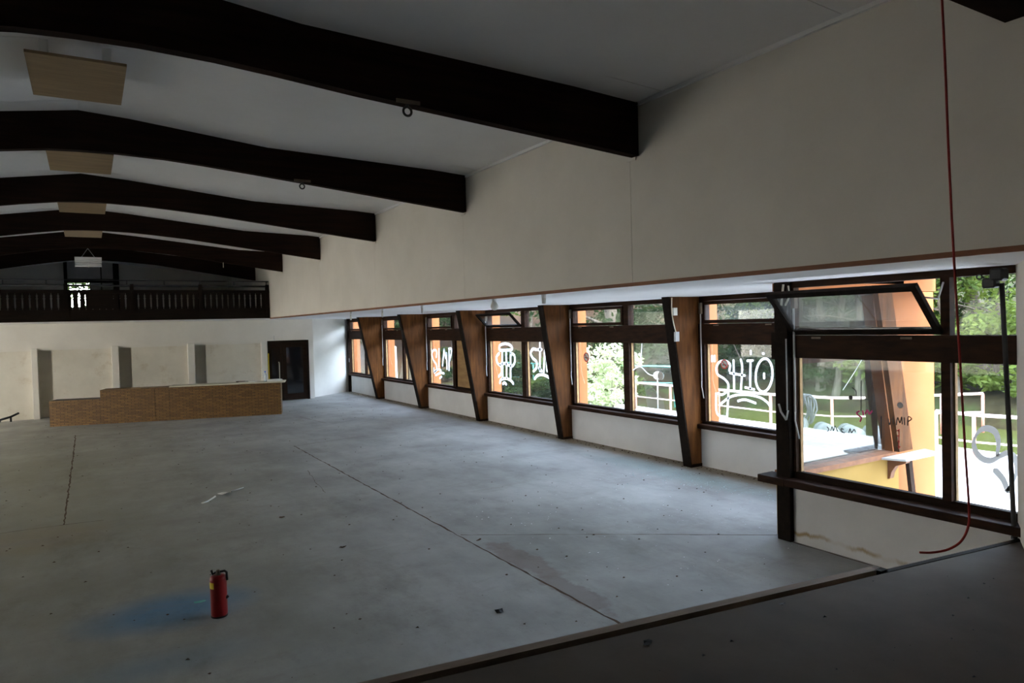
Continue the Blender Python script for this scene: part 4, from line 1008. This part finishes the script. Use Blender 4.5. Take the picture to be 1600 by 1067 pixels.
TREES = [   # x, y, trunk, crown, turn, size, label, group
 (26.4, 9.6, 0, 0, .4, 1.0, 'leafy tree at the far right edge of the nearest window', 'sunlit trees beyond the pond'),
 (28.0, 13.1, 1, 1, 2.1, 1.05, 'dark tree behind the lime-green tree in the nearest window', 'sunlit trees beyond the pond'),
 (25.6, 11.6, 2, 2, 1.3, .72, 'bright lime-green tree filling the upper right pane of the nearest window', 'sunlit trees beyond the pond'),
 (25.2, 8.6, 0, 2, 0, .72, 'lime-green tree beside the leaning pole', 'sunlit trees beyond the pond'),
 (26.0, 14.6, 1, 2, 3.9, .72, 'lime-green tree just right of the orange pier', 'sunlit trees beyond the pond'),
 (27.4, 16.6, 2, 1, .7, .95, 'dark leafy tree behind the hazy open sash', 'dark trees on the bank'),
 (29.5, 18.4, 0, 0, 1.9, 1.1, 'tall green tree left of the leaning brown post', 'dark trees on the bank'),
 (27.4, 21.1, 1, 1, 4.1, 1.1, 'dark tree filling the top pane above the SHIO graffiti', 'dark trees on the bank'),
 (29.1, 22.9, 2, 0, 5.2, 1.0, 'green tree behind the dark tree above the SHIO graffiti', 'dark trees on the bank'),
 (26.6, 26.7, 0, 1, 2.7, 1.0, 'dark tree beside the nearest slanted post, outside', 'dark trees on the bank'),
 (26.5, 31.7, 2, 1, 3.3, 1.15, 'dark tree in the top right pane over the cracked glass', 'dark trees on the bank'),
 (23.5, 36.9, 1, 0, .3, 1.1, 'yellow-green tree above the open sash window', 'trees at the far end of the drive'),
 (18.8, 35.9, 2, 1, 1.0, 1.0, 'tree in the top pane of the plywood-boarded window', 'trees at the far end of the drive'),
 (14.6, 40.5, 0, 1, .5, 1.1, 'dark tree in the farthest window', 'trees at the far end of the drive'),
 (16.6, 38.6, 2, 1, 1.5, 1.05, 'dark tree behind the leaning stone slab', 'trees at the far end of the drive'),
 (20.6, 40.5, 1, 1, 2.5, 1.1, 'dark tree behind the SIMP graffiti of the boarded window', 'trees at the far end of the drive'),
 (18.8, 22.6, 1, 1, 2.9, 1.3, 'thick leaning dark trunk seen through the cracked pane', 'dark trees on the bank'),
 (23.9, 17.9, 1, 3, .2, .9, 'slender leaning trunk nearest the corner post, beyond the pond', 'slender trunks at the pond edge'),
 (24.1, 16.9, 0, 3, 1.1, .85, 'slender trunk above the hanging hose coils', 'slender trunks at the pond edge'),
 (23.8, 16.1, 2, 3, 2.0, .95, 'slender trunk above the middle white roll', 'slender trunks at the pond edge'),
 (24.1, 15.3, 0, 3, 2.9, .85, 'slender trunk above the pink marker scribble', 'slender trunks at the pond edge'),
 (23.8, 14.5, 2, 3, 3.8, .9, 'slender trunk next to the leaning brown post outside', 'slender trunks at the pond edge'),
 (24.7, 12.3, 1, 3, 2.0, .9, 'slender trunk in front of the lime-green tree, nearest window', 'slender trunks at the pond edge'),
 (-1.0, 33.5, 0, 1, 0, 1.1, 'tree seen through the small balcony window, left', 'trees behind the balcony window'),
 (.9, 35.5, 1, 0, 2.0, 1.1, 'tree seen through the small balcony window, right', 'trees behind the balcony window'),
]
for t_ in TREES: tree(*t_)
sl = prism('stone_slab', [(12.1, -.35), (12.75, -.35), (12.72, 1.45), (12.55, 1.55)], 'y', 31.8, 31.95, 'pale_bark')
tag(sl, 'pale leaning stone slab seen in the second farthest window', 'stone')

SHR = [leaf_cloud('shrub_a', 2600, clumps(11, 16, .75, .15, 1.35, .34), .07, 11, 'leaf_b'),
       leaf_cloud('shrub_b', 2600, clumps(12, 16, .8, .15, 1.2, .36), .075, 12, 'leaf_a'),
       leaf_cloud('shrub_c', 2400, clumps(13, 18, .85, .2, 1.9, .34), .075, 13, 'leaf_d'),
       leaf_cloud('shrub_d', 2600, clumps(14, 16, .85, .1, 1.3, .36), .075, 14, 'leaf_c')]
def stems(seed, h):
    r = random.Random(seed); L = []
    for _ in range(6):
        a = r.uniform(0, 6.28); L.append(([(0, 0, -.1), (.15*math.cos(a), .15*math.sin(a), h*.4), (.4*math.cos(a), .4*math.sin(a), h*.9)], [.02, .014, .006]))
    V, F = [], []
    for p, q in L:
        v, f = tubevf(p, q, 5); k = len(V); V += v; F += [tuple(i+k for i in g) for g in f]
    me = bpy.data.meshes.new('stems'); me.from_pydata([tuple(v) for v in V], [], F); me.update(); me.materials.append(MAT['bark']); return me
STEM = stems(5, 1.3)
def shrub(x, y_, k, s, label, group=None, rot=0, sz=1):
    z = max(gh(x, y_), -.33 if x < 14.7 else -9)
    t = empty('shrub', (x, y_, z)); t.rotation_euler = (0, 0, rot); t.scale = (s, s, s*sz); tag(t, label, 'shrub', group)
    o = bpy.data.objects.new('stems', STEM); col.objects.link(o); o.parent = t
    o = bpy.data.objects.new('leaves', SHR[k]); col.objects.link(o); o.parent = t
    return t
shrub(12.9, 15.9, 2, 1.0, 'pale sunlit bush outside the cracked window', None, .3, 1.0)
shrub(13.4, 17.2, 2, .9, 'pale bush behind the sunlit bush', None, 1.3, .85)
for i, (x, y_, lab) in enumerate(((14.2, 20.2, 'low green shrub behind the SIM graffiti, right'), (14.6, 21.6, 'green shrub behind the SIM graffiti, left'), (14.1, 23.2, 'dark green shrub behind the capped SHP graffiti'), (14.8, 24.8, 'green shrub behind the shrub of the capped graffiti'), (14.6, 30.5, 'dark shrub behind the SIMP graffiti of the boarded window'), (15.5, 18.9, 'shrub just right of the pale sunlit bush'))):
    shrub(x, y_, i % 2, 1.05+.1*(i % 3), lab, 'shrubs along the drive edge', i*1.1, .9)
for i, (x, y_, lab) in enumerate(((25, 11, 'broad lime bush behind the railing in the nearest window, right pane'), (25.5, 14.5, 'broad lime bush beside the leaning brown post, outside'), (25.3, 18, 'broad green bush behind the slender trunks'), (25.4, 21.5, 'broad dark bush behind the SHIO graffiti'), (25.2, 25, 'broad dark bush behind the cracked pane'))):
    shrub(x, y_, 3 if y_ < 16 else 0, 2.0+.3*(i % 3), lab, 'bushes on the far bank', i*.9, .9)
